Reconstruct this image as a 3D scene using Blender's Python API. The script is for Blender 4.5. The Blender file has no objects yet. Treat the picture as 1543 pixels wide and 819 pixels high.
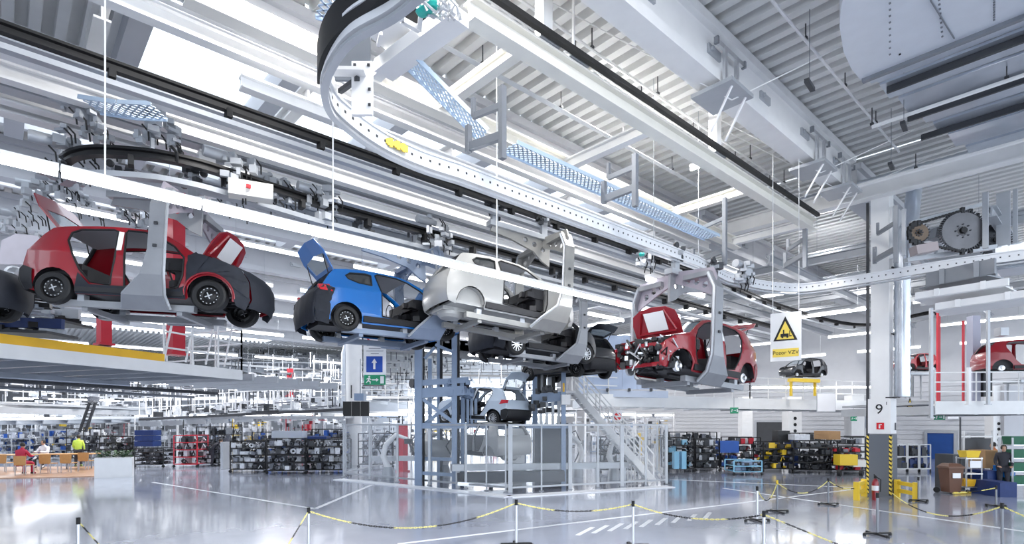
import bpy, bmesh, math, random
from math import sin, cos, pi, radians as R
from mathutils import Vector as V, Matrix, Euler
from mathutils.geometry import tessellate_polygon
random.seed(7)
S = bpy.context.scene; C = S.collection
# ---------------------------------------------------------------- camera
F = 843.6; H = 2.2; CX = 771.5; CY = 637.5; AZ = R(47.7)
cam_d = bpy.data.cameras.new('camera'); cam = bpy.data.objects.new('camera', cam_d); C.objects.link(cam)
cam.location = (0, 0, H); cam.rotation_euler = (R(90), 0, AZ - R(90))
cam_d.sensor_width = 36; cam_d.lens = F / 1543 * 36; cam_d.shift_y = (CY - 409.5) / 1543; cam_d.clip_end = 500
S.camera = cam
# ---------------------------------------------------------------- world, exposure
W = bpy.data.worlds.new('overcast_sky'); S.world = W; W.use_nodes = True
bg = W.node_tree.nodes['Background']; bg.inputs[0].default_value = (.80, .89, 1, 1); bg.inputs[1].default_value = 1.9
S.view_settings.view_transform = 'Standard'; S.view_settings.look = 'None'
S.view_settings.exposure = 0.75; S.view_settings.gamma = 1
def area_fill(loc, sx, sy, e, col=(1, .98, .96)):
    l = bpy.data.lights.new('hall_fill_light', 'AREA'); l.shape = 'RECTANGLE'; l.size = sx; l.size_y = sy; l.energy = e; l.color = col
    o = bpy.data.objects.new('hall_fill_light', l); C.objects.link(o); o.location = loc; return o
FILLS = [(4, 2, 10.2), (12, 2, 10.2), (4, 8.5, 10.2), (12, 8.5, 10.2), (26, 8.5, 9.6), (26, 18, 9.6), (36, 2, 9.6), (36, 14, 9.6), (14, 30, 9.6), (28, 34, 9.6), (6, 36, 9.6), (18, 50, 9.6), (0, 52, 9.6), (36, 28, 9.6)]  # area lights added under the roof to brighten the hall, no fixtures built
for p in FILLS: area_fill(p, 3.0, .35, 380 if p[1] < 20 and p[0] < 30 else (420 if p[0] > 30 else 850))
# ---------------------------------------------------------------- projection helpers used to measure the hall
FWD = V((cos(AZ), sin(AZ), 0)); RT = V((sin(AZ), -cos(AZ), 0))
def Dp(px, py, d): return FWD * d + RT * ((px - CX) / F * d) + V((0, 0, H + (CY - py) / F * d))
def Zp(px, py, z):
    d = (z - H) * F / (CY - py); return Dp(px, py, d)
def G(px, py): return Zp(px, py, 0)
# ---------------------------------------------------------------- materials
MT = {}
def mat(n, c, r=.5, m=0, em=0, noise=0, coat=0, scale=3, alpha=1):
    if n in MT: return MT[n]
    a = bpy.data.materials.new(n); a.use_nodes = True; t = a.node_tree; b = t.nodes['Principled BSDF']
    b.inputs['Base Color'].default_value = (*c, 1); b.inputs['Roughness'].default_value = r; b.inputs['Metallic'].default_value = m
    if em: b.inputs['Emission Color'].default_value = (*c, 1); b.inputs['Emission Strength'].default_value = em
    if coat: b.inputs['Coat Weight'].default_value = coat; b.inputs['Coat Roughness'].default_value = .06
    if alpha < 1: b.inputs['Alpha'].default_value = alpha
    if noise:
        x = t.nodes.new('ShaderNodeTexNoise'); x.inputs['Scale'].default_value = scale; x.inputs['Detail'].default_value = 4
        tc = t.nodes.new('ShaderNodeTexCoord'); t.links.new(tc.outputs['Object'], x.inputs['Vector'])
        mx = t.nodes.new('ShaderNodeMix'); mx.data_type = 'RGBA'
        mx.inputs[6].default_value = (*[v * (1 - noise) for v in c], 1); mx.inputs[7].default_value = (*[min(1, v * (1 + noise)) for v in c], 1)
        t.links.new(x.outputs['Fac'], mx.inputs[0]); t.links.new(mx.outputs[2], b.inputs['Base Color'])
    MT[n] = a; return a
white = mat('white_painted_steel', (.80, .80, .80), .35, noise=.06)
cream = mat('cream_painted_steel', (.80, .78, .72), .4, noise=.06)
concrete = mat('painted_concrete', (.50, .51, .54), .7, noise=.10, scale=1.2)
deckm = mat('roof_sheet_white', (.72, .72, .71), .45, noise=.06)
grey = mat('grey_steel', (.24, .255, .28), .4, .4, noise=.12)
lgrey = mat('light_grey_steel', (.43, .45, .48), .38, .3, noise=.1)
dgrey = mat('dark_grey_steel', (.055, .058, .065), .45, .3, noise=.15)
galv = mat('galvanised_sheet', (.62, .66, .72), .3, .75, noise=.16, scale=2)
black = mat('black_rubber', (.007, .007, .008), .6)
blackm = mat('black_rail_paint', (.010, .010, .011), .4, .2, noise=.3)
redp = mat('red_car_paint', (.27, .004, .012), .32, coat=.6)
bluep = mat('blue_car_paint', (.003, .15, .50), .32, coat=.5)
silverp = mat('silver_white_car_paint', (.36, .36, .35), .35, .1, coat=.5)
darkp = mat('black_car_paint', (.012, .014, .02), .3, coat=.7)
paleb = mat('pale_blue_white_car_paint', (.58, .66, .76), .3, coat=1)
redst = mat('red_column_paint', (.55, .02, .04), .45, noise=.15)
yellow = mat('safety_yellow', (.85, .58, .04), .45, noise=.08)
orange = mat('orange_yellow_kickboard', (.85, .48, .03), .45, noise=.1)
bluest = mat('blue_grey_lift_paint', (.23, .30, .42), .4, .15, noise=.12)
cover = mat('dark_protective_fabric', (.012, .015, .024), .7, noise=.4, scale=9)
glassd = mat('dark_car_glass', (.03, .035, .04), .08, coat=1)
rim = mat('silver_rim', (.65, .66, .68), .3, .8)
steelr = mat('black_steel_rim', (.012, .012, .013), .4, .3)
paper = mat('white_paper', (.88, .88, .90), .6, noise=.03)
plast = mat('black_plastic_trim', (.012, .012, .015), .55, noise=.3, scale=12)
headl = mat('grey_headliner', (.50, .50, .52), .8)
wood = mat('light_wood', (.50, .27, .10), .45, noise=.25, scale=8)
cable = mat('pale_blue_mesh_steel', (.52, .64, .78), .4, .2, noise=.1)
lampm = mat('lit_tube', (.93, .96, 1), .5, em=9)
lampw = mat('lit_far_tube', (.95, .97, 1), .5, em=5)
navy = mat('navy_blue_tarp', (.008, .03, .14), .5, noise=.3, scale=5)
cyanm = mat('teal_valve', (.02, .42, .36), .4)
brown = mat('brown_plastic', (.13, .055, .030), .45, noise=.2)
greenm = mat('green_crate', (.02, .13, .07), .5, noise=.2)
alum = mat('brushed_aluminium', (.70, .71, .73), .28, .85, noise=.08)
signred = mat('sign_red', (.65, .01, .02), .45)
signgreen = mat('sign_green', (.005, .28, .13), .45)
signblue = mat('sign_blue', (.01, .07, .42), .45)
signyel = mat('sign_yellow', (.88, .66, .10), .5)
taill = mat('tail_light_red', (.60, .005, .02), .2, coat=1)
leaf = mat('dark_leaves', (.05, .12, .04), .6, noise=.5, scale=20)
skin = mat('skin', (.55, .32, .22), .55)
hairm = mat('dark_hair', (.02, .014, .010), .6)
tan = mat('cardboard', (.45, .27, .13), .7, noise=.15)
def clear(n, c, a, r=.05):
    m = mat(n, c, r, alpha=a); return m
pane = clear('clear_fence_pane', (.75, .82, .9), .07)
sglass = clear('car_glass_tint', (.22, .30, .36), .45)
# ---------------------------------------------------------------- mesh builder
OFF = {}
class MB:
    def __init__(s): s.v = []; s.f = []
    def add(s, v, f):
        n = len(s.v); s.v += [tuple(p) for p in v]; s.f += [tuple(i + n for i in q) for q in f]; return s
    def box(s, c, d, rz=0, M=None):
        x, y, z = [k / 2 for k in d]
        vs = [V((a, b, e)) for e in (-z, z) for a, b in ((-x, -y), (x, -y), (x, y), (-x, y))]
        m = M or Matrix.Rotation(rz, 3, 'Z'); c = V(c)
        return s.add([m @ p + c for p in vs], [(3, 2, 1, 0), (4, 5, 6, 7), (0, 1, 5, 4), (1, 2, 6, 5), (2, 3, 7, 6), (3, 0, 4, 7)])
    def bb(s, a, b):
        return s.box([(a[i] + b[i]) / 2 for i in range(3)], [abs(b[i] - a[i]) for i in range(3)])
    def frame(s, p, q, up=V((0, 0, 1))):
        d = (V(q) - V(p)).normalized()
        if abs(d.dot(up)) > .98: up = V((1, 0, 0))
        r = d.cross(up).normalized(); return d, r, r.cross(d)
    def bar(s, p, q, w, h=None):
        h = h or w; p = V(p); q = V(q); d, r, u = s.frame(p, q)
        vs = [a + r * (i * w / 2) + u * (j * h / 2) for a in (p, q) for i, j in ((-1, -1), (1, -1), (1, 1), (-1, 1))]
        return s.add(vs, [(3, 2, 1, 0), (4, 5, 6, 7), (0, 1, 5, 4), (1, 2, 6, 5), (2, 3, 7, 6), (3, 0, 4, 7)])
    def ibeam(s, p, q, w, h, t=.04):
        p = V(p); q = V(q); u = V((0, 0, 1))
        s.bar(p + u * (h / 2 - t / 2), q + u * (h / 2 - t / 2), w, t); s.bar(p - u * (h / 2 - t / 2), q - u * (h / 2 - t / 2), w, t)
        return s.bar(p, q, t, h - 2 * t)
    def tube(s, path, r, n=8, caps=True):
        P = [V(p) for p in path]; rs = r if isinstance(r, (list, tuple)) else [r] * len(P); vs = []; fs = []
        u = None
        for i, p in enumerate(P):
            t = ((P[min(i + 1, len(P) - 1)]) - P[max(i - 1, 0)]).normalized()
            if u is None:
                u = V((0, 0, 1)) if abs(t.z) < .9 else V((1, 0, 0))
            u = (u - t * u.dot(t)).normalized(); w = t.cross(u)
            for k in range(n):
                a = 2 * pi * k / n; vs.append(p + (u * cos(a) + w * sin(a)) * rs[i])
        for i in range(len(P) - 1):
            for k in range(n):
                fs.append((i * n + k, i * n + (k + 1) % n, (i + 1) * n + (k + 1) % n, (i + 1) * n + k))
        if caps: fs.append(tuple(range(n - 1, -1, -1))); fs.append(tuple((len(P) - 1) * n + k for k in range(n)))
        return s.add(vs, fs)
    def sweep(s, path, prof, closed=True):      # prof: (side, up) points, upright sweep
        P = [V(p) for p in path]; n = len(prof); vs = []; fs = []
        for i, p in enumerate(P):
            t = (P[min(i + 1, len(P) - 1)] - P[max(i - 1, 0)]); t.z = 0; t.normalize(); r = V((t.y, -t.x, 0))
            vs += [p + r * a + V((0, 0, b)) for a, b in prof]
        for i in range(len(P) - 1):
            for k in range(n if closed else n - 1): fs.append((i * n + k, (i + 1) * n + k, (i + 1) * n + (k + 1) % n, i * n + (k + 1) % n))
        if closed: fs.append(tuple(range(n))); fs.append(tuple((len(P) - 1) * n + k for k in range(n - 1, -1, -1)))
        return s.add(vs, fs)
    def lathe(s, prof, n=24, axis='Y', c=(0, 0, 0)):       # prof: (radius, along)
        vs = []; fs = []; m = len(prof); c = V(c)
        for k in range(n):
            a = 2 * pi * k / n
            for r, h in prof:
                q = {'Y': (r * cos(a), h, r * sin(a)), 'Z': (r * cos(a), r * sin(a), h), 'X': (h, r * cos(a), r * sin(a))}[axis]
                vs.append(V(q) + c)
        for k in range(n):
            for j in range(m - 1): fs.append((k * m + j, ((k + 1) % n) * m + j, ((k + 1) % n) * m + j + 1, k * m + j + 1))
        return s.add(vs, fs)
    def prism(s, poly, fn, holes=()):        # fn(u, v, side) -> point; side 0/1
        loops = [list(poly)] + [list(h) for h in holes]
        tri = tessellate_polygon([[V((a, b, 0)) for a, b in l] for l in loops]); flat = [p for l in loops for p in l]; n = len(flat)
        vs = [fn(a, b, 0) for a, b in flat] + [fn(a, b, 1) for a, b in flat]; fs = []
        for t in tri: fs += [tuple(t), tuple(i + n for i in reversed(t))]
        o = 0
        for l in loops:
            m = len(l)
            for i in range(m): fs.append((o + i, o + (i + 1) % m, o + (i + 1) % m + n, o + i + n))
            o += m
        return s.add(vs, fs)
    def slab(s, pts, z0, z1):
        n = len(pts); vs = [(p[0], p[1], z0) for p in pts] + [(p[0], p[1], z1) for p in pts]
        return s.add(vs, [tuple(range(n)), tuple(range(2 * n - 1, n - 1, -1))] + [(i, (i + 1) % n, (i + 1) % n + n, i + n) for i in range(n)])
def loose(mb):
    p = list(range(len(mb.v)))
    def fd(i):
        while p[i] != i: p[i] = p[p[i]]; i = p[i]
        return i
    for f in mb.f:
        a = fd(f[0])
        for q in f[1:]: p[fd(q)] = a
    g = {}
    for f in mb.f: g.setdefault(fd(f[0]), []).append(f)
    return list(g.values())
def obj(name, mb, m, parent=None, world=True, smooth=False, kind=None, label=None, base=None):
    if parent is not None and kind is None and len(mb.f) < 6000:
        g = loose(mb)
        if 2 <= len(g) <= 8:
            out = []
            for fs in g:
                ids = sorted({i for f in fs for i in f}); mp = {i: k for k, i in enumerate(ids)}; q = MB(); q.v = [mb.v[i] for i in ids]; q.f = [tuple(mp[i] for i in f) for f in fs]
                out.append(obj1(name, q, m, parent, world, smooth, kind, label, base))
            return out[0]
        if len(g) > 8 and not name in ('body_shell', 'foliage') and len(g) > 12: kind = 'stuff'
    return obj1(name, mb, m, parent, world, smooth, kind, label, base)
def obj1(name, mb, m, parent=None, world=True, smooth=False, kind=None, label=None, base=None):
    vs = mb.v
    if parent is not None:
        o0 = OFF.get(parent.name, V((0, 0, 0))) if world else V((0, 0, 0))
    else:
        if base is None:
            xs = [p[0] for p in vs]; ys = [p[1] for p in vs]; zs = [p[2] for p in vs]
            base = V(((min(xs) + max(xs)) / 2, (min(ys) + max(ys)) / 2, min(zs)))
        o0 = V(base)
    me = bpy.data.meshes.new(name); me.from_pydata([(p[0] - o0.x, p[1] - o0.y, p[2] - o0.z) for p in vs], [], mb.f)
    bm = bmesh.new(); bm.from_mesh(me); bmesh.ops.recalc_face_normals(bm, faces=bm.faces); bm.to_mesh(me); bm.free()
    if smooth:
        me.polygons.foreach_set('use_smooth', [True] * len(me.polygons)); me.set_sharp_from_angle(angle=R(38))
    me.materials.append(m); o = bpy.data.objects.new(name, me); C.objects.link(o)
    if parent is not None: o.parent = parent; OFF[o.name] = o0
    else: o.location = o0; OFF[o.name] = o0
    if kind: o['kind'] = kind
    if label: o['label'] = label
    return o
def thing(name, label, cat, loc=(0, 0, 0), group=None, rz=0):
    o = bpy.data.objects.new(name, None); C.objects.link(o); o.empty_display_size = .2
    o.location = loc; o.rotation_euler = (0, 0, rz); OFF[o.name] = V(loc)
    o['label'] = label; o['category'] = cat
    if group: o['group'] = group
    return o
def tag(o, label, cat, group=None):
    o['label'] = label; o['category'] = cat
    if group: o['group'] = group
    return o
def struct(name, mb, m, smooth=False, base=None):
    return obj(name, mb, m, kind='structure', smooth=smooth, base=base)
def dup(root, loc=None, rz=None, label=None, group=None):
    r = root.copy(); C.objects.link(r)
    if loc is not None: r.location = loc
    if rz is not None: r.rotation_euler = (0, 0, rz)
    if label: r['label'] = label
    if group: r['group'] = group
    for ch in list(root.children):
        c = ch.copy(); C.objects.link(c); c.parent = r
        for g in list(ch.children):
            d = g.copy(); C.objects.link(d); d.parent = c
    return r
def place(name, shared, m, M4, parent=None):       # a copy of a shared mesh at a matrix
    o = bpy.data.objects.new(name, shared.data if hasattr(shared, 'data') else shared); C.objects.link(o)
    if parent: o.parent = parent
    o.matrix_local = M4; return o
def text_mesh(txt, size, M4, m, parent, name='lettering', ext=.004):
    cu = bpy.data.curves.new(name, 'FONT'); cu.body = txt; cu.size = size; cu.extrude = ext; cu.align_x = 'CENTER'; cu.align_y = 'CENTER'
    t = bpy.data.objects.new('tmp', cu); C.objects.link(t); dg = bpy.context.evaluated_depsgraph_get()
    me = bpy.data.meshes.new_from_object(t.evaluated_get(dg)); bpy.data.objects.remove(t); me.materials.clear(); me.materials.append(m)
    o = bpy.data.objects.new(name, me); C.objects.link(o)
    if parent: o.parent = parent
    o.matrix_local = M4; return o
def arc(cx, cy, r, a0, a1, n): return [(cx + r * cos(R(a0 + (a1 - a0) * i / n)), cy + r * sin(R(a0 + (a1 - a0) * i / n))) for i in range(n + 1)]
def resample(P, step):
    out = [P[0].copy()]; acc = 0
    for a, b in zip(P, P[1:]):
        L = (b - a).length; t = step - acc
        while t < L: out.append(a + (b - a) * (t / L)); t += step
        acc = L - (t - step)
    return out
def smooth_path(P, k=6):                 # Catmull-Rom
    out = []
    for i in range(len(P) - 1):
        a = P[max(i - 1, 0)]; b = P[i]; c = P[i + 1]; d = P[min(i + 2, len(P) - 1)]
        for j in range(k):
            t = j / k; out.append(.5 * ((2 * b) + (c - a) * t + (2 * a - 5 * b + 4 * c - d) * t * t + (3 * b - a - 3 * c + d) * t ** 3))
    out.append(P[-1]); return out
def XL(pts, z):                            # pixel points on a line along x -> (y, x of each)
    q = [Zp(*p, z) for p in pts]; return sum(p.y for p in q) / len(q), [p.x for p in q]
def YL(pts, z):
    q = [Zp(*p, z) for p in pts]; return sum(p.x for p in q) / len(q), [p.y for p in q]
# ================================================================ SETTING
# floor
fm = mat('epoxy_floor', (.40, .42, .46), .12)
t = fm.node_tree; b = t.nodes['Principled BSDF']
tc = t.nodes.new('ShaderNodeTexCoord')
n1 = t.nodes.new('ShaderNodeTexNoise'); n1.inputs['Scale'].default_value = .35; n1.inputs['Detail'].default_value = 5; t.links.new(tc.outputs['Object'], n1.inputs['Vector'])
mx = t.nodes.new('ShaderNodeMix'); mx.data_type = 'RGBA'; mx.inputs[6].default_value = (.26, .285, .36, 1); mx.inputs[7].default_value = (.43, .46, .55, 1)
t.links.new(n1.outputs['Fac'], mx.inputs[0]); t.links.new(mx.outputs[2], b.inputs['Base Color'])
n2 = t.nodes.new('ShaderNodeTexNoise'); n2.inputs['Scale'].default_value = 2.2; n2.inputs['Detail'].default_value = 6; t.links.new(tc.outputs['Object'], n2.inputs['Vector'])
mr = t.nodes.new('ShaderNodeMapRange'); mr.inputs[3].default_value = .07; mr.inputs[4].default_value = .26; t.links.new(n2.outputs['Fac'], mr.inputs[0]); t.links.new(mr.outputs[0], b.inputs['Roughness'])
bp = t.nodes.new('ShaderNodeBump'); bp.inputs['Strength'].default_value = .04; bp.inputs['Distance'].default_value = .02; t.links.new(n1.outputs['Fac'], bp.inputs['Height']); t.links.new(bp.outputs[0], b.inputs['Normal'])
b.inputs['Specular IOR Level'].default_value = .9; b.inputs['Coat Weight'].default_value = .6; b.inputs['Coat Roughness'].default_value = .08
floor = struct('floor', MB().bb((-22, -16, -.3), (62, 110, 0)), fm, base=(0, 0, 0))
linem = mat('white_floor_paint', (.72, .74, .78), .25, noise=.1)
def fline(a, b_, w): obj('floor_line', MB().bar(V(a) + V((0, 0, .001)), V(b_) + V((0, 0, .001)), w, .004), linem, floor)
fline(G(230, 726), G(475, 766), .10); fline(G(475, 766), G(560, 730), .12)
fline(G(600, 819), G(1300, 735), .10); fline(G(1090, 735), G(1543, 800), .12); fline(G(1010, 722), G(1310, 735), .12)
for k in range(9):        # hatched crossing
    a = G(870 + 24 * k, 806 - 3.2 * k); fline(a, a + V((.9, .35, 0)), .10)
# roof deck
def corr(mb, x0, x1, y0, y1, z, pitch=.42, h=.20):
    x = x0; pts = []
    while x < x1 - 1e-6:
        for dx, dz in ((0, 0), (.46, 0), (.5, h), (.96, h)): pts.append((x + dx * pitch, z + dz))
        x += pitch
    pts.append((x, z)); n = len(pts)
    mb.add([(a, y0, b_) for a, b_ in pts] + [(a, y1, b_) for a, b_ in pts], [(i, i + 1, i + 1 + n, i + n) for i in range(n - 1)])
GY = [5.85, 11.15, 16.4, 21.7, 27.0, 32.3, 37.6, 42.9, 48.2]
ZR = 10.45
ceiling = struct('ceiling', MB().bb((-22, -16, ZR + .5), (2, 12.2, ZR + .56)), deckm)
def deck(x0, x1, y0, y1): 
    m = MB(); corr(m, x0, x1, y0, y1, ZR); obj('roof_sheet', m, deckm, ceiling)
deck(-8, 19.4, .5, 5.85); deck(-8, 19.4, 5.85, 11.15); deck(-8, 2.0, 11.15, 17.2); deck(2, 19.4, 11.15, 12.3)
deck(-22, 19.4, -16, .5); deck(19.8, 45, -16, 11.15); deck(19.8, 45, 11.15, 60)
deck(-8, 19.4, 15.9, 17.4)
for y in GY[3:]: deck(-22, 19.4, y - 1.2, y + 1.6)
deck(-22, 62, 60, 100)
# skylights: bars and panes between the deck strips
skym = clear('skylight_glass', (.9, .96, 1), .10)
def skylight(n, x0, x1, y0, y1, step):
    o = MB(); 
    for y in (y0, y1): o.bb((x0, y - .09, ZR - .15), (x1, y + .09, ZR + .15))
    w = struct('window_%d' % n, o, white); x = x0
    while x < x1 + .01:
        obj('skylight_bar', MB().bb((x - .20, y0, ZR - .45), (x + .20, y1, ZR + .12)), concrete, w)
        if x + step < x1 + .01: obj('skylight_pane', MB().bb((x + .11, y0, ZR + .02), (x + step - .11, y1, ZR + .05)), skym, w)
        x += step
skylight(1, 2.0, 19.4, 12.3, 15.9, 2.9)
skylight(2, -8.0, 19.4, 17.4, 20.5, 2.74)
for i, y in enumerate(GY[3:-1]): skylight(3 + i, -11, 19.4, y + 1.6, y + 4.1, 5.07)
# concrete roof girders
def girder(n, y, x0, x1, z0=9.2, z1=10.4, w=.5, m=white):
    o = MB().bb((x0, y - w / 2, z0), (x1, y + w / 2, z0 + .22)).bb((x0, y - w / 2, z1 - .2), (x1, y + w / 2, z1)).bb((x0, y - .12, z0 + .22), (x1, y + .12, z1 - .2))
    g = struct('trim_%d' % n, o, m)
    for k in range(int((x1 - x0) / 2.4)):
        x = x0 + 1.2 + 2.4 * k; obj('bolt_plate', MB().box((x, y - .14, (z0 + z1) / 2), (.5, .06, .18)).lathe([(0, 0), (.05, 0), (.05, .05), (0, .05)], 8, 'Y', (x - .15, y - .22, (z0 + z1) / 2)), lgrey, g)
    return g
for i, y in enumerate(GY): girder(i + 1, y, -12 if i < 2 else -22, 19.4 if i < 6 else 40, m=white if i == 0 else concrete)
girder(20, .6, -12, 19.4)
for i, y in enumerate((5.85, 11.15, 21.7, 32.3, 42.9)): girder(21 + i, y, 19.9, 45, m=concrete)
# main cross beam carried by the column, and further cross beams
def ibm(n, p, q, w, h, m=white): return struct('trim_%d' % n, MB().ibeam(p, q, w, h), m)
ibm(30, (19.6, -8, 9.3), (19.6, 12, 9.3), .34, .5)
ibm(31, (25.5, -8, 9.2), (25.5, 30, 9.2), .3, .45, lgrey); ibm(32, (31.5, -8, 9.2), (31.5, 34, 9.2), .3, .45, lgrey); ibm(33, (37.5, -6, 9.2), (37.5, 40, 9.2), .3, .45, lgrey)
# suspended steel grid under the roof (lines along x measured in the photo)
def xbeam(n, pts, z, w, h, x0=None, x1=None, m=white):
    y, xs = XL(pts, z); return ibm(n, (xs[0] if x0 is None else x0, y, z + h / 2), (xs[-1] if x1 is None else x1, y, z + h / 2), w, h, m), y
_, yB = xbeam(34, [(700, 38), (1190, 322)], 8.45, .28, .34, x1=19.5, m=cream)
_, yC = xbeam(35, [(561, 132), (900, 280), (1080, 360)], 8.45, .28, .34, x0=2.0, x1=19.5, m=cream)
for i, (pts, z, w, h) in enumerate([([(202, 20), (479, 138)], 8.6, .22, .30), ([(0, 62), (160, 118)], 7.9, .3, .28), ([(0, 82), (160, 134)], 7.9, .26, .22), ([(0, 114), (160, 174)], 7.9, .22, .3),
        ([(0, 132), (139, 176)], 7.9, .3, .24), ([(0, 150), (116, 188)], 7.9, .22, .3), ([(0, 172), (121, 202)], 7.9, .3, .2), ([(240, 5), (489, 100)], 8.9, .14, .14), ([(820, 392), (1000, 440)], 7.6, .2, .25), ([(560, 215), (760, 285), (1010, 372)], 7.9, .2, .24), ([(560, 350), (860, 432)], 7.2, .2, .25)]):
    xbeam(36 + i, pts, z, w, h, x0=-3.0 if pts[0][0] < 250 else 3, x1=21 if i != 0 else 19.4, m=(white, lgrey, white)[i % 3])
# cross members between B and C
def xat(px, py, z): return Zp(px, py, z).x
for k, (px, py) in enumerate([(560, 130), (690, 153), (875, 250), (1010, 330), (1100, 372)]):
    x = xat(px, py, 8.45); ibm(50 + k, (x, yC, 8.62), (x, yB, 8.62), .2, .26, (white, cream)[k % 2])
for k, x in enumerate((1.2, 4.6, 8.2, 12.6, 17)):
    ibm(56 + k, (x, 11.2, 8.9), (x, 19.5, 8.9), .24, .3)
for k, x in enumerate((22.5, 26, 29.5, 33)): ibm(62 + k, (x, 2, 8.3), (x, 20, 8.3), .2, .28, lgrey)
for k, y in enumerate((2.5, 5, 8.5, 13, 17)): ibm(67 + k, (20, y, 8.0), (40, y, 8.0), .22, .3, lgrey)
# hall walls
def wall_x(name, x, y0, y1, z0, z1, doors=()):
    w = struct(name, MB().bb((x, y0, z0), (x + .25, y1, z1)), mat('white_wall_panel', (.58, .59, .62), .5, noise=.05))
    z = z0 + .3
    while z < min(z1, 5): 
        obj('cladding_board', MB().bb((x - .05, y0, z), (x, y1, z + .26)), MT['white_wall_panel'], w); z += .3
    return w
wr = wall_x('wall_right', 43, -16, 40, 0, 10.4)
wall_far = struct('wall_back', MB().bb((-22, 100, 0), (62, 100.3, 10.4)), concrete)
struct('wall_corner', MB().bb((43, 40, 0), (62, 40.3, 10.4)), concrete)
struct('wall_left', MB().bb((-22.3, 2, 0), (-22, 100, 10.4)), concrete)
# dark gate opening and blue door in the right wall
def wall_door(n, a, b_, z1, m, slats=0):
    ya = V(a).y; yb = V(b_).y
    d = struct('door_%d' % n, MB().bb((42.86, min(ya, yb), 0), (42.96, max(ya, yb), z1)), m)
    obj('door_frame', MB().bb((42.8, min(ya, yb) - .15, 0), (42.95, min(ya, yb), z1 + .15)).bb((42.8, max(ya, yb), 0), (42.95, max(ya, yb) + .15, z1 + .15)).bb((42.8, min(ya, yb), z1), (42.95, max(ya, yb), z1 + .15)), lgrey, d)
    return d
def yx(px, x=42.8):               # y on plane x at pixel column
    k = (px - CX) / F; return (RT.x * x - k * FWD.x * x) / (k * FWD.y - RT.y)
wall_door(1, (0, yx(1140), 0), (0, yx(1188), 0), 2.0 + .3, dgrey); wall_door(2, (0, yx(1397), 0), (0, yx(1437), 0), 1.6, mat('blue_door', (.01, .06, .25), .4, noise=.2))
wall_door(3, (0, yx(1462), 0), (0, yx(1496), 0), 1.5, dgrey)
# gallery and columns
def column(n, x, y, s, z1, m=white, z0=0):
    return struct('trim_%d' % n, MB().bb((x - s / 2, y - s / 2, z0), (x + s / 2, y + s / 2, z1)), m)
# ================================================================ CARS
def side_y(x, z):
    w = .80 - .05 * max(0, (z - .6)) if z < .95 else .775 - .41 * (z - .95)
    if z < .4: w -= .10 * (.4 - z) / .2 * .6
    if x > 1.1: w -= .20 * ((x - 1.1) / .64) ** 2
    if x < -1.15: w -= .13 * ((-x - 1.15) / .6) ** 2
    return w
OUT = [(-1.70, .28), (-1.76, .45), (-1.76, .72), (-1.70, .95), (-1.62, 1.07), (-1.50, 1.26), (-1.38, 1.39), (-1.1, 1.435), (-.7, 1.465), (-.3, 1.47), (.1, 1.445), (.35, 1.385), (.65, 1.22), (.95, 1.02),
       (1.15, .96), (1.45, .88), (1.63, .77), (1.72, .62), (1.74, .42), (1.70, .26), (1.55, .22)] + arc(1.21, .30, .335, -12, 192, 12) + [(.85, .20), (-.86, .20)] + arc(-1.21, .30, .335, -12, 192, 12) + [(-1.58, .24)]
FDOOR5 = [(-.10, .37), (.55, .34), (.74, .40), (.80, .60), (.80, .93), (.60, 1.14), (.30, 1.32), (.08, 1.39), (-.20, 1.41), (-.22, 1.36), (-.13, .90)]
RDOOR5 = [(-.32, .38), (-.27, .90), (-.34, 1.38), (-.42, 1.41), (-.92, 1.375), (-1.05, 1.30), (-1.06, 1.14), (-.93, .88), (-.80, .62), (-.62, .41)]
DOOR3 = [(-.42, .40), (.55, .34), (.74, .40), (.80, .60), (.80, .93), (.60, 1.14), (.30, 1.32), (.05, 1.39), (-.40, 1.415), (-.47, 1.38), (-.40, .95)]
QWIN = [(-.60, 1.10), (-.57, 1.36), (-.70, 1.385), (-1.05, 1.345), (-1.16, 1.26), (-1.12, 1.19), (-.90, 1.12)]
def panel(poly, holes, off=0.0, yfn=side_y, step=.11):
    loops = [poly] + holes; flat = [p for l in loops for p in l]
    bm = bmesh.new(); vs = [bm.verts.new((a, 0, b_)) for a, b_ in flat]
    for t in tessellate_polygon([[V((a, b_, 0)) for a, b_ in l] for l in loops]):
        try: bm.faces.new([vs[i] for i in t])
        except ValueError: pass
    for ax, lo, hi in ((0, -1.8, 1.8), (2, .15, 1.5)):
        q = lo
        while q < hi:
            co = (q, 0, 0) if ax == 0 else (0, 0, q); no = (1, 0, 0) if ax == 0 else (0, 0, 1)
            bmesh.ops.bisect_plane(bm, geom=bm.verts[:] + bm.edges[:] + bm.faces[:], plane_co=co, plane_no=no, dist=1e-5); q += step
    bm.verts.index_update(); P = [(v.co.x, v.co.z) for v in bm.verts]; fs = [tuple(v.index for v in f.verts) for f in bm.faces]; bm.free()
    mb = MB()
    for s in (1, -1): mb.add([(x, s * (yfn(x, z) + off), z) for x, z in P], [f if s > 0 else f[::-1] for f in fs])
    return mb
def strip(mb, prof, crown=0, wide=None, n=8, bulge=0):            # cross sheet along a profile of (x, z)
    vs = []; fs = []
    for x, z in prof:
        w = (wide or side_y)(x, z)
        for k in range(n + 1):
            u = -1 + 2 * k / n; vs.append((x + bulge * (1 - u * u), w * u, z + crown * (1 - u * u)))
    for i in range(len(prof) - 1):
        for k in range(n): fs.append((i * (n + 1) + k, i * (n + 1) + k + 1, (i + 1) * (n + 1) + k + 1, (i + 1) * (n + 1) + k))
    return mb.add(vs, fs)
def solid(o, t=.03):
    m = o.modifiers.new('sheet_thickness', 'SOLIDIFY'); m.thickness = t; m.offset = 0; return o
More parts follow.
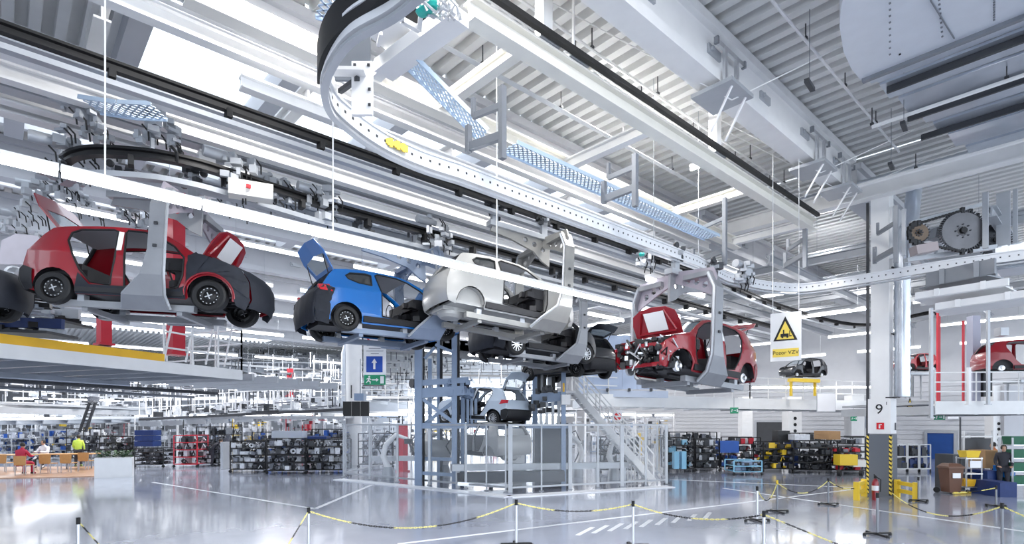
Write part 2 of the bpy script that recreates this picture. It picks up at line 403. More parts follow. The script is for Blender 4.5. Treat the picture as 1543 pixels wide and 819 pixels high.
def car(name, label, paint, loc, rot, scale, doors=3, wheels='black', hood='open', gate='open', cover_rear=False, cover_front=False, cover_side=False, engine=False, front_panel=True, trimin=True, wind=True, paper_=False, rear_bumper=None, group=None, sill=None, detail=True):
    t = thing(name, label, 'car', loc, group); t.rotation_euler = rot; t.scale = scale
    K = dict(parent=t, world=False)
    holes = [FDOOR5, RDOOR5] if doors == 5 else [DOOR3, QWIN]
    b = panel(OUT, holes)
    roof = [(.35, 1.385), (.1, 1.445), (-.3, 1.47), (-.7, 1.465), (-1.1, 1.435), (-1.38, 1.39)]
    strip(b, roof, .03)
    strip(b, [(.95, 1.02), (1.0, .99)], .03); strip(b, [(-1.67, .99), (-1.70, .92), (-1.76, .72), (-1.77, .45), (-1.70, .28)], 0, bulge=-.06)
    if front_panel: strip(b, [(1.63, .77), (1.72, .62), (1.74, .42), (1.70, .26)], 0, bulge=.12)
    # tailgate opening frame, strips at the sides of the rear glass
    o = solid(obj('body_shell', b, paint, smooth=True, **K), .022)
    # inner floor, firewall, door rebate
    f = MB(); f.bb((-1.6, -.66, .26), (1.0, .66, .32)).bb((.86, -.68, .3), (.92, .68, .95)).bb((-1.72, -.6, .34), (-1.66, .6, .66)).bb((-1.55, -.62, .30), (-.78, -.42, .66)).bb((-1.55, .42, .30), (-.78, .62, .66))
    for s in (1, -1): f.bb((.9, s * .46 - .04, .34), (1.62, s * .46 + .04, .46)); f.bar((.95, s * .60, .92), (1.62, s * .55, .72), .05, .08)
    f.bb((-1.66, -.3, .18), (-.9, .3, .26)).tube([(-1.5, .3, .2), (-.6, .1, .2), (.8, .1, .2)], .04, 6)
    obj('floor_pan', f, plast if paint != silverp else silverp, **K)
    hl = MB(); strip(hl, [(x, z - .035) for x, z in roof], .03, lambda x, z: side_y(x, z) - .05); obj('headliner', hl, headl, smooth=True, **K)
    sl = MB()
    for s in (1, -1): sl.bar((-.85, s * .765, .30), (.84, s * .765, .30), .10, .13)
    obj('sill_cover', sl, sill or plast, **K)
    if doors == 5 and detail:
        pl = MB()
        for s in (1, -1): pl.bar((-.235, s * .758, 1.0), (-.28, s * .622, 1.36), .07, .03)
        obj('pillar_strip', pl, paper, **K)
    if doors == 3:
        q = panel(QWIN, [], -.012); obj('quarter_window', q, glassd, smooth=True, **K)
        tr = MB()
        for s in (1, -1): tr.tube([(x, s * (side_y(x, z) + .004), z) for x, z in QWIN + QWIN[:1]], .016, 5); tr.tube([(x, s * (side_y(x, z) + .002), z) for x, z in DOOR3 + DOOR3[:1]], .018, 5)
        obj('door_seal', tr, black, smooth=True, **K)
    elif detail:
        tr = MB()
        for s in (1, -1):
            for h in (FDOOR5, RDOOR5): tr.tube([(x, s * (side_y(x, z) + .002), z) for x, z in h + h[:1]], .018, 5)
        obj('door_seal', tr, black, smooth=True, **K)
    if wind:
        g = MB(); strip(g, [(.93, 1.01), (.65, 1.205), (.37, 1.37)], .03, lambda x, z: side_y(x, z) - .05); obj('windscreen', g, sglass, smooth=True, **K)
    if trimin:
        d = MB(); rr = random.Random(3)
        d.box((.62, 0, .84), (.34, 1.28, .22)).box((.70, 0, .62), (.22, 1.2, .3)).box((.35, 0, .42), (.9, .20, .16)).box((-1.2, 0, .62), (.5, 1.0, .35))
        for k in range(14): d.box((rr.uniform(.3, .75), rr.uniform(-.6, .6), rr.uniform(.5, .85)), (.16, .16, .12), rr.uniform(0, 3))
        for k in range(5): y0 = rr.uniform(-.6, .3); d.tube([(.5, y0, .8), (.3, y0 + .15, .55), (.1, y0 + .1, .4)], .022, 5)
        obj('dashboard', d, plast, **K)
        st = MB().lathe([(.17, -.012), (.19, 0), (.17, .012), (.155, 0), (.17, -.012)], 18, 'X', (.30, .33, .83)); obj('steering_wheel', st, black, **K)
    if paint == silverp: obj('spare_wheel_well', MB().lathe([(0, .06), (.22, .06), (.29, .12), (.32, .28)], 20, 'Z', (-1.35, 0, 0)), silverp, smooth=True, **K)
    if wheels:
        for i, (x, s) in enumerate(((-1.21, -1), (1.21, -1), (1.21, 1), (-1.21, 1))):
            ty = MB().lathe([(.185, -.08), (.25, -.088), (.278, -.07), (.285, 0), (.278, .07), (.25, .088), (.185, .08), (.175, 0), (.185, -.08)], 28, 'Y', (x, s * .70, .285))
            w = obj('wheel', ty, black, smooth=True, **K)
            if wheels == 'alloy':
                rb = MB().lathe([(.19, .05 * s), (.182, .075 * s), (.165, .06 * s), (.165, .03 * s)], 24, 'Y', (x, s * .70, .285)).lathe([(0, .065 * s), (.05, .06 * s), (.055, .03 * s)], 12, 'Y', (x, s * .70, .285))
                for k in range(11):
                    a = 2 * pi * k / 11; rb.bar((x + .04 * cos(a), s * .755, .285 + .04 * sin(a)), (x + .175 * cos(a), s * .755, .285 + .175 * sin(a)), .026, .02)
                obj('rim', rb, rim, w, False, True); obj('brake_disc', MB().lathe([(0, .01 * s), (.16, .01 * s), (.16, -.01 * s)], 18, 'Y', (x, s * .70, .285)), dgrey, w, False)
            else:
                rb = MB().lathe([(0, .05 * s), (.06, .055 * s), (.10, .03 * s), (.15, .045 * s), (.175, .03 * s), (.188, .078 * s), (.195, .07 * s)], 24, 'Y', (x, s * .70, .285))
                obj('rim', rb, steelr, w, False, True)
                hb = MB()
                for k in range(4): a = pi * k / 2 + .4; hb.bar((x, s * .762, .285), (x + .06 * cos(a), s * .762, .285 + .06 * sin(a)), .022, .014)
                for k in range(14): a = 2 * pi * k / 14; hb.box((x + .135 * cos(a), s * .748, .285 + .135 * sin(a)), (.014, .012, .018), 0, Matrix.Rotation(-a, 3, 'Y'))
                obj('hub', hb, rim, w, False)
    else:
        hb = MB()
        for x, s in ((-1.21, -1), (1.21, -1), (1.21, 1), (-1.21, 1)): hb.lathe([(0, .08 * s), (.04, .08 * s), (.05, .03 * s), (.11, .02 * s), (.12, -.05 * s), (0, -.06 * s)], 18, 'Y', (x, s * .66, .285))
        if paint != silverp: obj('brake_hub', hb, rim, smooth=True, **K)
    if doors and detail:      # dark wheel house lining
        wl = MB()
        for x in (-1.21, 1.21):
            for s in (1, -1):
                A = arc(x, .30, .325, 0, 180, 10); wl.add([(a, s * .78 * (.97 if abs(x) > 1 else 1), c) for a, c in A] + [(a, s * .45, c) for a, c in A], [(i, i + 1, i + 12, i + 11) for i in range(10)])
        obj('wheel_liner', wl, plast if paint != silverp else silverp, smooth=True, **K)
    if gate:                  # opened tailgate hinged at the roof end
        gm = MB(); W0 = .54
        def gp(u, v): # u across -1..1, v from hinge 0 to .78 down
            return (v, (W0 + .10 * min(v / .4, 1)) * u)
        ang = R(22 if gate == 'open' else 50)
        def gf(a, b_, sd):   # a along, b across
            n = .022 * sd + .06 * (1 - (b_ / .6) ** 2) * .4
            return (-1.38 - a * cos(ang) * .8 + n * sin(ang), b_, 1.40 + a * sin(ang) + n * cos(ang))
        gl = [(0, -.50), (0, .50), (.45, .62), (.78, .52), (.84, 0), (.78, -.52), (.45, -.62)]
        hl_ = [(.09, -.42), (.09, .42), (.42, .50), (.48, 0), (.42, -.50)]
        gm.prism(gl, gf, [hl_]); g = obj('tailgate', gm, paint, **K)
        obj('rear_glass', MB().prism(hl_, lambda a, b_, sd: gf(a, b_, .3 + .3 * sd)), sglass, g, False)
        sr = MB()
        for s in (1, -1): sr.tube([(-1.45, s * .5, 1.2), gf(.4, s * .5, 0)], .012, 5)
        obj('gas_strut', sr, black, **K)
    # rear opening rim
    ro = MB()
    for s in (1, -1): ro.tube([(-1.37, s * .50, 1.37), (-1.5, s * .58, 1.2), (-1.66, s * .62, .95), (-1.72, s * .60, .76)], .035, 6)
    obj('tailgate_frame', ro, plast if paint not in (silverp, paleb) else paint, smooth=True, **K)
    if rear_bumper:
        rb = MB(); strip(rb, [(-1.72, .66), (-1.79, .60), (-1.80, .42), (-1.70, .24)], 0, lambda x, z: side_y(x, z) + .03, bulge=-.08); rb2 = panel([(-1.78, .42), (-1.78, .60), (-1.70, .66), (-1.55, .60), (-1.54, .26), (-1.70, .24)], [], .025)
        rb.add(rb2.v, rb2.f); solid(obj('rear_bumper', rb, rear_bumper, smooth=True, **K), .02)
    if cover_rear:
        rb = MB(); n = 14; prof = [(-1.66, .98), (-1.80, .80), (-1.86, .50), (-1.84, .16)]
        rr = random.Random(5); vs = []
        strip(rb, prof, 0, lambda x, z: side_y(x, z) + .05, n=14, bulge=-.08)
        rb2 = panel([(-1.84, .20), (-1.84, .80), (-1.66, .98), (-1.45, .90), (-1.56, .60), (-1.58, .12)], [], .045, step=.08)
        rb.add(rb2.v, rb2.f); rb.v = [(x + rr.uniform(-.012, .012), y + rr.uniform(-.015, .015), z + rr.uniform(-.012, .012)) for x, y, z in rb.v]
        solid(obj('rear_fabric_cover', rb, cover, smooth=True, **K), .02)
    tl = MB()
    for s in (1, -1): tl.add([(x, s * (side_y(x, z) + .055), z) for x, z in ((-1.50, .82), (-1.74, .86), (-1.76, .98), (-1.56, .98))] + [(x, s * (side_y(x, z) - .03), z) for x, z in ((-1.50, .82), (-1.74, .86), (-1.76, .98), (-1.56, .98))], [(0, 1, 2, 3), (7, 6, 5, 4), (0, 1, 5, 4), (1, 2, 6, 5), (2, 3, 7, 6), (3, 0, 4, 7)])
    if (gate and rear_bumper or cover_rear) and paint != redp: obj('tail_light', tl, taill, **K)
    if cover_front:
        rb = MB(); rr = random.Random(6)
        FP = [(.86, .24), (.86, .98), (.97, 1.04), (1.2, .97), (1.5, .88), (1.68, .78), (1.78, .60), (1.80, .30), (1.72, .10), (1.60, .16)] + arc(1.21, .30, .37, -8, 188, 12)
        rb = panel(FP, [], .03, step=.09); strip(rb, [(1.50, .88), (1.68, .78), (1.79, .60), (1.82, .30), (1.76, .14)], 0, lambda x, z: side_y(x, z) + .03, n=14, bulge=.14)
        rb.v = [(x + rr.uniform(-.008, .008), y + rr.uniform(-.012, .012), z + rr.uniform(-.010, .010)) for x, y, z in rb.v]
        solid(obj('front_fabric_cover', rb, cover, smooth=True, **K), .02)
        ed = MB()
        for s in (1, -1): ed.tube([(x, s * (side_y(x, z) + .035), z) for x, z in arc(1.21, .30, .375, -5, 185, 14)], .014, 5)
        obj('arch_piping', ed, redp if paint == redp else black, **K)
    if cover_side:
        rb = panel([(-.86, .20), (-.80, .56), (-.62, .36), (.6, .31), (.86, .42), (.86, .20)], [], .04); solid(obj('side_fabric_cover', rb, cover, smooth=True, **K), .02)
    if hood:
        hb = MB(); a0 = R(62 if hood == 'open' else 0)
        def hf(a, b_, sd):
            n = .02 * sd + .05 * (1 - (b_ / .62) ** 2); bend = -.25 * max(0, a - .3) ** 2
            if hood == 'open': 
                X = a * cos(a0) - n * sin(a0) ; Z = a * sin(a0) + n * cos(a0) + bend
                return (1.02 + X, b_, 1.02 + Z)
            return (1.02 + a, b_ * (1 - .12 * a), .99 - .26 * a - .3 * max(0, a - .35) ** 2 + n)
        hp = [(0, -.62), (0, .62), (.3, .63), (.52, .56), (.64, .35), (.68, 0), (.64, -.35), (.52, -.56), (.3, -.63)]
        hb.prism(hp, hf); h = obj('bonnet', hb, paint, **K)
        if hood == 'open':
            rb = MB()
            for q in ((.1, -.5, .58, -.3), (.1, .5, .58, .3), (.08, -.5, .08, .5)): rb.tube([hf(q[0], q[1], -1.2), hf(q[2], q[3], -1.2)], .024, 5)
            obj('bonnet_rib', rb, paint, h, False)
            if paper_:
                obj('paper_sheet', MB().prism([(.12, -.24), (.12, .30), (.56, .30), (.56, -.24)], lambda a, b_, sd: hf(a, b_, -2.4 - sd * .4)), paper, h, False)
    if engine:
        rr = random.Random(11)
        for nm, m_, cnt, sz in (('engine_block', plast, 90, .14), ('engine_casting', rim, 90, .09), ('engine_cover', blackm, 60, .11)):
            e = MB()
            for k in range(cnt):
                x = rr.uniform(1.05, 1.72); y = rr.uniform(-.6, .62); z = rr.uniform(.28, .92 - .2 * (x - 1.05))
                if rr.random() < .5: e.box((x, y, z), (rr.uniform(.4, 1.3) * sz, rr.uniform(.4, 1.5) * sz, rr.uniform(.4, 1.3) * sz), rr.uniform(0, 3))
                elif rr.random() < .5: e.lathe([(0, 0), (sz * .5, 0), (sz * .5, sz * .5), (sz * .2, sz * .6), (0, sz * .6)], 9, rr.choice('XYZ'), (x, y, z))
                else: e.tube([(x, y, z), (x + rr.uniform(-.15, .15), y + rr.uniform(-.2, .2), z + .1), (x + rr.uniform(-.2, .2), y + rr.uniform(-.2, .2), z - .1)], sz * .18, 6)
            obj(nm, e, m_, **K)
        rl = MB().bar((1.66, -.6, .70), (1.66, .6, .70), .06, .08).bar((1.60, -.6, .30), (1.60, .6, .30), .06, .08)
        for s in (1, -1): rl.bar((1.64, s * .6, .3), (1.66, s * .6, .72), .05, .06); rl.box((1.5, s * .62, .62), (.3, .05, .25))
        obj('front_frame', rl, paint, **K)
    elif hood == 'open':
        rr = random.Random(12); e = MB()
        for k in range(40): e.box((rr.uniform(1.0, 1.6), rr.uniform(-.5, .5), rr.uniform(.4, .82)), (.18 * rr.uniform(.4, 1.2), .2 * rr.uniform(.4, 1.2), .14), rr.uniform(0, 3))
        obj('engine_block', e, plast, **K)
    return t
def D3(p, y, r): return (R(r), R(p), R(y))
red1 = car('hatchback_body', 'red five-door car body at the left with black fabric over its nose', redp, (2.21, 12.86, 4.29), D3(2.5, -39.5, -1.7), (1.142, 1, 1.049), doors=5, cover_front=True, cover_side=True, gate='high', paper_=1, rear_bumper=plast, wind=False)
blue = car('hatchback_body', 'bright blue three-door car body with tailgate up and dark fabric over its tail', bluep, (6.95, 12.28, 4.21), D3(-.6, -3, -3.5), (1.06, 1, 1.012), doors=3, cover_rear=True, gate='high')
silver = car('hatchback_body', 'bare silver-white three-door body shell without wheels, hanging in front of the blue car', silverp, (8.89, 10.19, 4.44), D3(3.9, -10.8, -2), (1, 1, 1.03), doors=3, wheels=None, hood=None, gate=None, wind=False)
dark = car('hatchback_body', 'black car with silver alloy wheels hanging low behind the silver-white body shell', darkp, (12.43, 12.53, 4.09), D3(2.1, -8.2, -2.7), (1.1, 1.12, 1.12), doors=3, wheels='alloy', cover_rear=True, hood='shut')
red2 = car('hatchback_body', 'red five-door car body with bare engine bay, facing left in the middle right carrier', redp, (11.77, 6.9, 3.05), D3(-3.1, 174.9, .3), (1.03, 1, 1.01), doors=5, wheels=None, engine=True, front_panel=False, paper_=1, gate='open', rear_bumper=redp)
lift = car('hatchback_body', 'pale blue-white car with black rear bumper and open tailgate standing in the lift tower', paleb, (13.49, 16.55, 2.14), D3(-2, 98, 1), (1.03, 1, .96), doors=5, gate='high', rear_bumper=plast, hood='shut', wheels='alloy')
dark2 = car('hatchback_body', 'dark car with red tail light and hanging rear wheel, partly behind the black alloy-wheel car', darkp, (15.0, 13.6, 3.75), D3(0, 88, 0), (1, 1, 1), doors=3, wheels='black', rear_bumper=plast, gate='open', hood='shut')
# ================================================================ CONVEYOR RAILS
def rail(name, label, P, prof, m, bracket=None, bm_=black, step=1.6, cat='conveyor rail', bolts=False):
    t = thing(name, label, cat, P[len(P) // 2])
    obj('rail_profile', MB().sweep(P, prof), m, t, smooth=True)
    if bracket:
        for p, q in zip(resample(P, step)[::1], resample(P, step)[1:]):
            d = (q - p).normalized(); obj('bracket', MB().box(p + V(bracket[0]), bracket[1], math.atan2(d.y, d.x)), bm_, t)
    return t
zA = 7.5; yA = XL([(0, 34), (500, 216), (674, 276), (920, 367)], zA)[0]
PA = [V((x, yA, zA)) for x in (-2, 2, 6, 10, 14, 18)] + smooth_path([Zp(*p, zA) for p in ((1050, 404), (1117, 437), (1180, 462), (1252, 483), (1310, 489), (1380, 475), (1460, 457), (1543, 438), (1640, 415))])
railA = rail('power_rail', 'long dark overhead conveyor rail running above the silver-white body shell', PA, [(-.06, .08), (.06, .08), (.06, .04), (.02, .02), (.02, -.02), (.06, -.04), (.06, -.08), (-.06, -.08), (-.06, -.04), (-.02, -.02), (-.02, .02), (-.06, .04)], blackm, ((0, 0, -.13), (.09, .18, .14)))
obj('guide_rail', MB().sweep([p + V((0, 0, -.27)) for p in PA], [(-.07, .04), (.07, .04), (.07, -.04), (-.07, -.04)]), lgrey, railA)
obj('bus_bar', MB().sweep([p + V((0, .0, -.2)) for p in PA], [(-.2, .03), (-.16, .03), (-.16, -.04), (-.2, -.04)]), lgrey, railA)
zB = 7.15; yB2 = XL([(420, 288), (520, 316), (875, 415)], zB)[0]
PB = smooth_path([Zp(*p, zB) for p in ((96, 243), (112, 233), (140, 228), (180, 229), (240, 235), (300, 248), (345, 262))]) + [V((x, yB2, zB)) for x in (5.2, 9, 13, 18, 24, 30)]
railB = rail('power_rail', 'dark overhead rail with a curved left end, carrying the red and the blue car', PB, [(-.08, .09), (.08, .09), (.08, .04), (.03, .02), (.03, -.02), (.08, -.04), (.08, -.09), (-.08, -.09), (-.08, -.04), (-.03, -.02), (-.03, .02), (-.08, .04)], blackm, ((0, 0, -.15), (.09, .2, .18)))
obj('guide_rail', MB().sweep([p + V((0, 0, -.42)) for p in PB], [(-.08, .05), (.08, .05), (.08, -.05), (-.08, -.05)]), lgrey, railB)
zD = 6.05
PD = smooth_path([Zp(*p, zD) for p in ((640, -40), (591, 0), (530, 36), (499, 79), (489, 116), (499, 150), (523, 174), (554, 198), (591, 220), (639, 241), (691, 258))]) 
yD = XL([(725, 269), (880, 325), (1042, 396)], zD)[0]
PD += [V((x, yD, zD)) for x in (6.5, 8.5, 10.5, 12.2)] + smooth_path([Zp(*p, zD) for p in ((1094, 417), (1153, 430), (1212, 433), (1300, 420), (1420, 400), (1543, 383), (1640, 367))])
dotw = mat('perforated_rail_paint', (.74, .75, .77), .35, noise=.08)
railD = rail('chain_conveyor', 'broad white perforated chain conveyor sweeping round a big bend at top centre', PD, [(-.05, .12), (.05, .12), (.05, .09), (.03, .09), (.03, -.09), (.05, -.09), (.05, -.12), (-.05, -.12), (-.05, -.09), (-.03, -.09), (-.03, .09), (-.05, .09)], dotw)
obj('outer_guide', MB().sweep([p + V((0, 0, -.17)) for p in PD], [(-.04, .015), (.04, .015), (.04, -.02), (-.04, -.02)]), lgrey, railD)
bl = MB()
for p, q in zip(resample(PD, .16), resample(PD, .16)[1:]):
    d = (q - p).normalized(); s_ = V((d.y, -d.x, 0)); bl.box(p + s_ * .031, (.03, .01, .03), math.atan2(d.y, d.x)); bl.box(p - s_ * .031, (.03, .01, .03), math.atan2(d.y, d.x))
obj('rivet_hole', bl, dgrey, railD, kind='stuff')
yel = MB()
for k, p in enumerate(smooth_path([Zp(*q, zD) for q in ((584, 216), (600, 222), (612, 227))], 5)): yel.box(p + V((-.03, -.05, .0)), (.05, .02, .06 + .03 * (k % 3)))
obj('warning_lettering', yel, signyel, railD)
# black outer belt on the bend
PK = smooth_path([Zp(*p, zD + .1) for p in ((600, -40), (562, 0), (520, 30), (495, 62), (486, 92), (485, 112))])
tag(obj('belt_guard', MB().sweep(PK, [(-.05, .22), (.05, .22), (.05, -.12), (-.05, -.12)]), black, smooth=True), 'black belt guard along the outside of the big conveyor bend', 'guard')
# white bracket plate in the bend
bp_ = thing('swing_bracket', 'white bolted swing bracket inside the big conveyor bend', 'bracket', Zp(545, 130, 6.2))
obj('arm_plate', MB().bar(Zp(500, 107, 6.25), Zp(550, 108, 6.25), .14, .04), white, bp_)
pc = Zp(546, 134, 6.1); obj('face_plate', MB().box(pc, (.24, .05, .62), AZ - R(90)), white, bp_)
obj('brace', MB().bar(Zp(512, 138, 6.2), Zp(540, 118, 6.2), .05), dgrey, bp_)
bb_ = MB()
for i_, j_ in ((-.08, .26), (.08, .26), (.09, -.02), (.09, -.2)): bb_.box(pc + RT * i_ + V((0, 0, j_)) - FWD * .03, (.03, .02, .03), AZ - R(90))
obj('bolt', bb_, dgrey, bp_)
# ================================================================ CARRIERS
arms = mat('carrier_grey', (.29, .30, .32), .38, .3, noise=.15); mauve = mat('mauve_grey_plate', (.36, .33, .38), .45, .2, noise=.1)
def carrier(label, car_, top, ax=.62, rev=1, col=arms, armw=.30, near=-1, tilt=True):
    M = car_.matrix_basis.copy() if False else Matrix.LocRotScale(car_.location, Euler(car_.rotation_euler), V((1, 1, 1)))
    t = thing('car_carrier', label, 'carrier', car_.location); t.rotation_euler = car_.rotation_euler
    K = dict(parent=t, world=False); sx = car_.scale.x
    for s in (-1, 1):
        # arm profile in y-z swept with changing width along x
        pts = [(.30, top - .1), (.95, top - .12), (1.10, top - .45), (1.10, 1.0), (1.08, .55), (.96, .22), (.72, .02)]
        wd = [.12, .15, .13, .13, .19, .36, .42]; sh = [0, 0, 0, 0, -.06, -.26, -.34]
        m = MB(); vs = []; fs = []
        P = [V((0, s * y, z)) for y, z in pts]
        for i, p in enumerate(P):
            tt = (P[min(i + 1, len(P) - 1)] - P[max(i - 1, 0)]).normalized(); nn = V((0, -tt.z, tt.y))
            for a, b_ in ((-1, -1), (1, -1), (1, 1), (-1, 1)): vs.append(p + V((ax + sh[i] + a * wd[i], 0, 0)) + nn * (b_ * .055))
        for i in range(len(P) - 1):
            for k in range(4): fs.append((i * 4 + k, i * 4 + (k + 1) % 4, (i + 1) * 4 + (k + 1) % 4, (i + 1) * 4 + k))
        fs += [(0, 1, 2, 3), tuple(len(P) * 4 - 4 + k for k in (3, 2, 1, 0))]
        m.add(vs, fs); a = obj('arm', m, col, **K)
        rb = MB(); rb.tube([P[i] + V((ax + sh[i] + wd[i], 0, 0)) for i in range(1, len(P))], .035, 6); rb.tube([P[i] + V((ax + sh[i] - wd[i], 0, 0)) for i in range(1, len(P))], .035, 6)
        obj('arm_edge', rb, lgrey, a, False, True)
        bt = MB()
        for z in (1.3, .9, 0.0): bt.box((ax - (.3 if z == 0 else 0), s * (1.17 if z else .80), z + .15), (.06, .03, .05))
        obj('bolt', bt, dgrey, a, False)
        obj('sill_rail', MB().bar((-1.25 * sx, s * .60, .06), (.95 * sx, s * .60, .06), .13, .12), col, **K)
        obj('rail_pad', MB().box((-.95, s * .60, .16), (.12, .14, .12)).box((.2, s * .60, .16), (.12, .14, .12)), lgrey, **K)
    for x in (-.9, .8): obj('cross_member', MB().bar((x, -.62, -.02), (x, .62, -.02), .10, .10), col, **K)
    # yoke plates with lightening holes, spreading from the spine
    holes = [[(a + .075 * cos(q * pi / 5), b_ + .075 * sin(q * pi / 5)) for q in range(10)] for a, b_ in ((.36, -.15), (.58, -.22), (.80, -.32))]
    for s in (-1, 1):
        poly = [(0, .12), (1.0, .02), (1.08, -.18), (1.04, -.62), (.86, -.52), (.5, -.34), (.2, -.22), (0, -.14)]
        obj('yoke_plate', MB().prism(poly, lambda a, b_, sd: V((ax + .02 - .04 * sd, s * a, top + b_)), holes), mauve if car_ is red1 or car_ is red2 else col, **K)
    poly = [(.2, .10), (-1.5, .06), (-1.55, -.08), (-1.0, -.14), (-.3, -.30), (.0, -.52), (.2, -.6)]
    h2 = [[(a + .07 * cos(q * pi / 5), b_ + .07 * sin(q * pi / 5)) for q in range(10)] for a, b_ in ((-.55, -.06), (-.28, -.12), (-.02, -.2))]
    obj('spine_plate', MB().prism(poly, lambda a, b_, sd: V((ax + a, .03 - .06 * sd, top + .0 + b_)), h2), col, **K)
    obj('spine_beam', MB().bar((ax + .25, 0, top + .10), (ax - 1.6, 0, top + .10), .22, .12), lgrey, **K)
    for x in (ax, ax - 1.45):
        h = obj('hanger', MB().bar((x, 0, top + .1), (x, 0, top + .62), .12, .16).bar((x, -.18, top + .55), (x, .18, top + .55), .08), lgrey, **K)
        rr = random.Random(int(x * 10) + 5); c = MB()
        for k in range(10): c.box((x + rr.uniform(-.2, .2), rr.uniform(-.16, .16), top + .45 + rr.uniform(-.1, .25)), (rr.uniform(.05, .16), rr.uniform(.05, .16), rr.uniform(.05, .14)), rr.uniform(0, 3))
        for sgn in (-1, 1): c.lathe([(0, -.03), (.07, -.03), (.07, .03), (0, .03)], 12, 'Y', (x + sgn * .12, .1 * sgn, top + .7))
        obj('trolley', c, dgrey, h, False)
    return t
carrier('steel hook carrier holding the red five-door body at the left', red1, 2.25, ax=.60)
carrier('steel hook carrier holding the bright blue body', blue, 2.25, ax=1.02, col=mat('bluish_carrier_grey', (.22, .27, .36), .38, .3, noise=.15))
carrier('steel hook carrier holding the bare silver-white body shell', silver, 2.45, ax=1.15, col=mat('worn_grey_steel', (.32, .315, .30), .4, .3, noise=.2))
carrier('steel hook carrier holding the black car with alloy wheels', dark, 2.3, ax=1.0)
carrier('steel hook carrier holding the red body with bare engine bay', red2, 2.45, ax=.55)
ORD = ['first', 'second', 'third', 'fourth', 'fifth', 'sixth', 'seventh', 'eighth', 'ninth']
# ================================================================ ROOF DETAIL
lt = thing('tube_light_row', 'long glowing tube light row hanging in front of the cars from the left edge', 'light', Zp(530, 362, 5.15))
yl, xs = XL([(5, 228), (140, 266), (530, 361), (940, 466)], 5.15); x = xs[0] - 1; k = 0
while x < xs[-1] + 1:
    hs = obj('lamp_housing', MB().bb((x, yl - .05, 5.17), (x + 1.48, yl + .05, 5.23)), white, lt)
    obj('lamp_tube', MB().tube([(x + .01, yl, 5.13), (x + 1.47, yl, 5.13)], .045, 8), lampm, lt); x += 1.5
for px, y0, y1 in ((151, 0, 245), (482, 90, 330), (700, 262, 400)):
    p = Zp(px, y1, 5.55); x_ = (yl * 0 + p.x); q = V((p.x, yl, 5.2)); obj('hanging_wire', MB().bar(q, (q.x, q.y, 10.4), .018), white, lt)
def tube_light(a, b, label, group, m=lampm, r=.05):
    t = thing('tube_light', label, 'light', a, group); d = V(b) - V(a)
    obj('lamp_housing', MB().bar(V(a) + V((0, 0, .08)), V(b) + V((0, 0, .08)), .16, .07), white, t); obj('lamp_tube', MB().tube([a, b], r, 8), m, t)
    if a.z > 5: obj('hanging_wire', MB().bar(V(a) + d * .1 + V((0, 0, .1)), V((*(V(a) + d * .1).xy, ZR)), .012).bar(V(a) + d * .9 + V((0, 0, .1)), V((*(V(a) + d * .9).xy, ZR)), .012), lgrey, t)
    return t
i = 0
for px, py, z, dx, dy in ((1060, 446, 5.6, -2.6, -.0), (1095, 235, 9.6, 0, 1.1), (1330, 583, 4.2, -5, 5), (20, 600, 3.9, 6, 0)):
    p = Zp(px, py, z); tube_light(p, p + V((dx, dy, 0)), ('tube light glowing behind the arms of the middle right carrier', 'small lit tube light against the white roof sheets at the upper right', 'lit tube light hanging past the tall numbered column', 'tube light glowing under the yellow edged gallery at the left')[i], None); i += 1
# long lit rows under the far roof, in the bays behind the car line
for r_, (y, z) in enumerate(((19.2, 8.0), (24.2, 8.0), (29.5, 7.8), (35, 7.6), (44, 7.2), (55, 6.6), (66, 6.2))):
    for k in range(9 if r_ < 4 else 7):
        x0 = -8 + k * 4.4; tube_light(V((x0, y, z)), V((x0 + 3.2, y, z)), 'lit far roof tube light, %s row from the front, %s from the left' % (ORD[r_], ORD[k]), 'far roof tube lights', lampw, .07)
for r_, (x, z) in enumerate(((24, 7.6), (29, 7.4), (34, 7.0), (39, 6.6))):
    for k in range(5):
        y0 = -2 + k * 5.0; tube_light(V((x, y0, z)), V((x, y0 + 3.2, z)), 'lit tube light under the right-hand roof, %s row back, %s from the right' % (ORD[r_], ORD[k]), 'right hall tube lights', lampw, .06)
# conduits, sprinkler pipes
def pipe(label, pts, r, m=white, n=6, name='ceiling_pipe', cat='pipe', step=2.4):
    t = thing(name, label, cat, pts[0]); obj('pipe_run', MB().tube(pts, r, n), m, t, smooth=True)
    cl = MB()
    for p in resample([V(q) for q in pts], step): cl.box(p + V((0, 0, r + .02)), (.07, .07, .05)); cl.bar(p + V((0, 0, r)), p + V((0, 0, min(.45, ZR - p.z))), .02)
    obj('pipe_clip', cl, dgrey, t); return t
y, xs = XL([(1146, 0), (1387, 255)], 10.1); pipe('thin white conduit under the roof sheets right of the big girder', [(xs[0] - 3, y, 10.1), (19.3, y, 10.1)], .03)
y, xs = XL([(800, 7), (1036, 178)], 9.9); pipe('thin white pipe running just left of the big white girder', [(xs[0] - 3, y, 9.9), (19.3, y, 9.9)], .03); pipe('second thin white pipe close beside the big white girder', [(xs[0] - 3, y + .45, 9.95), (19.3, y + .45, 9.95)], .022)
x, ys = YL([(1314, 191), (1543, 113)], 9.2); pipe('white pipe crossing below the metal ceiling panel at the upper right', [(x, ys[0], 9.2), (x, -6, 9.2)], .045, white)
x, ys = YL([(1420, 243), (1543, 213)], 9.1); pipe('white pipe just above the main cross beam at the upper right', [(x, ys[0] + 3, 9.1), (x, -6, 9.1)], .05)
y, xs = XL([(820, 140), (915, 215)], 9.6); pipe('narrow grey cable ladder under the roof between the two long beams', [(xs[0] - 4, y, 9.6), (16, y, 9.6)], .06, lgrey, 4, 'cable_ladder', 'ladder')
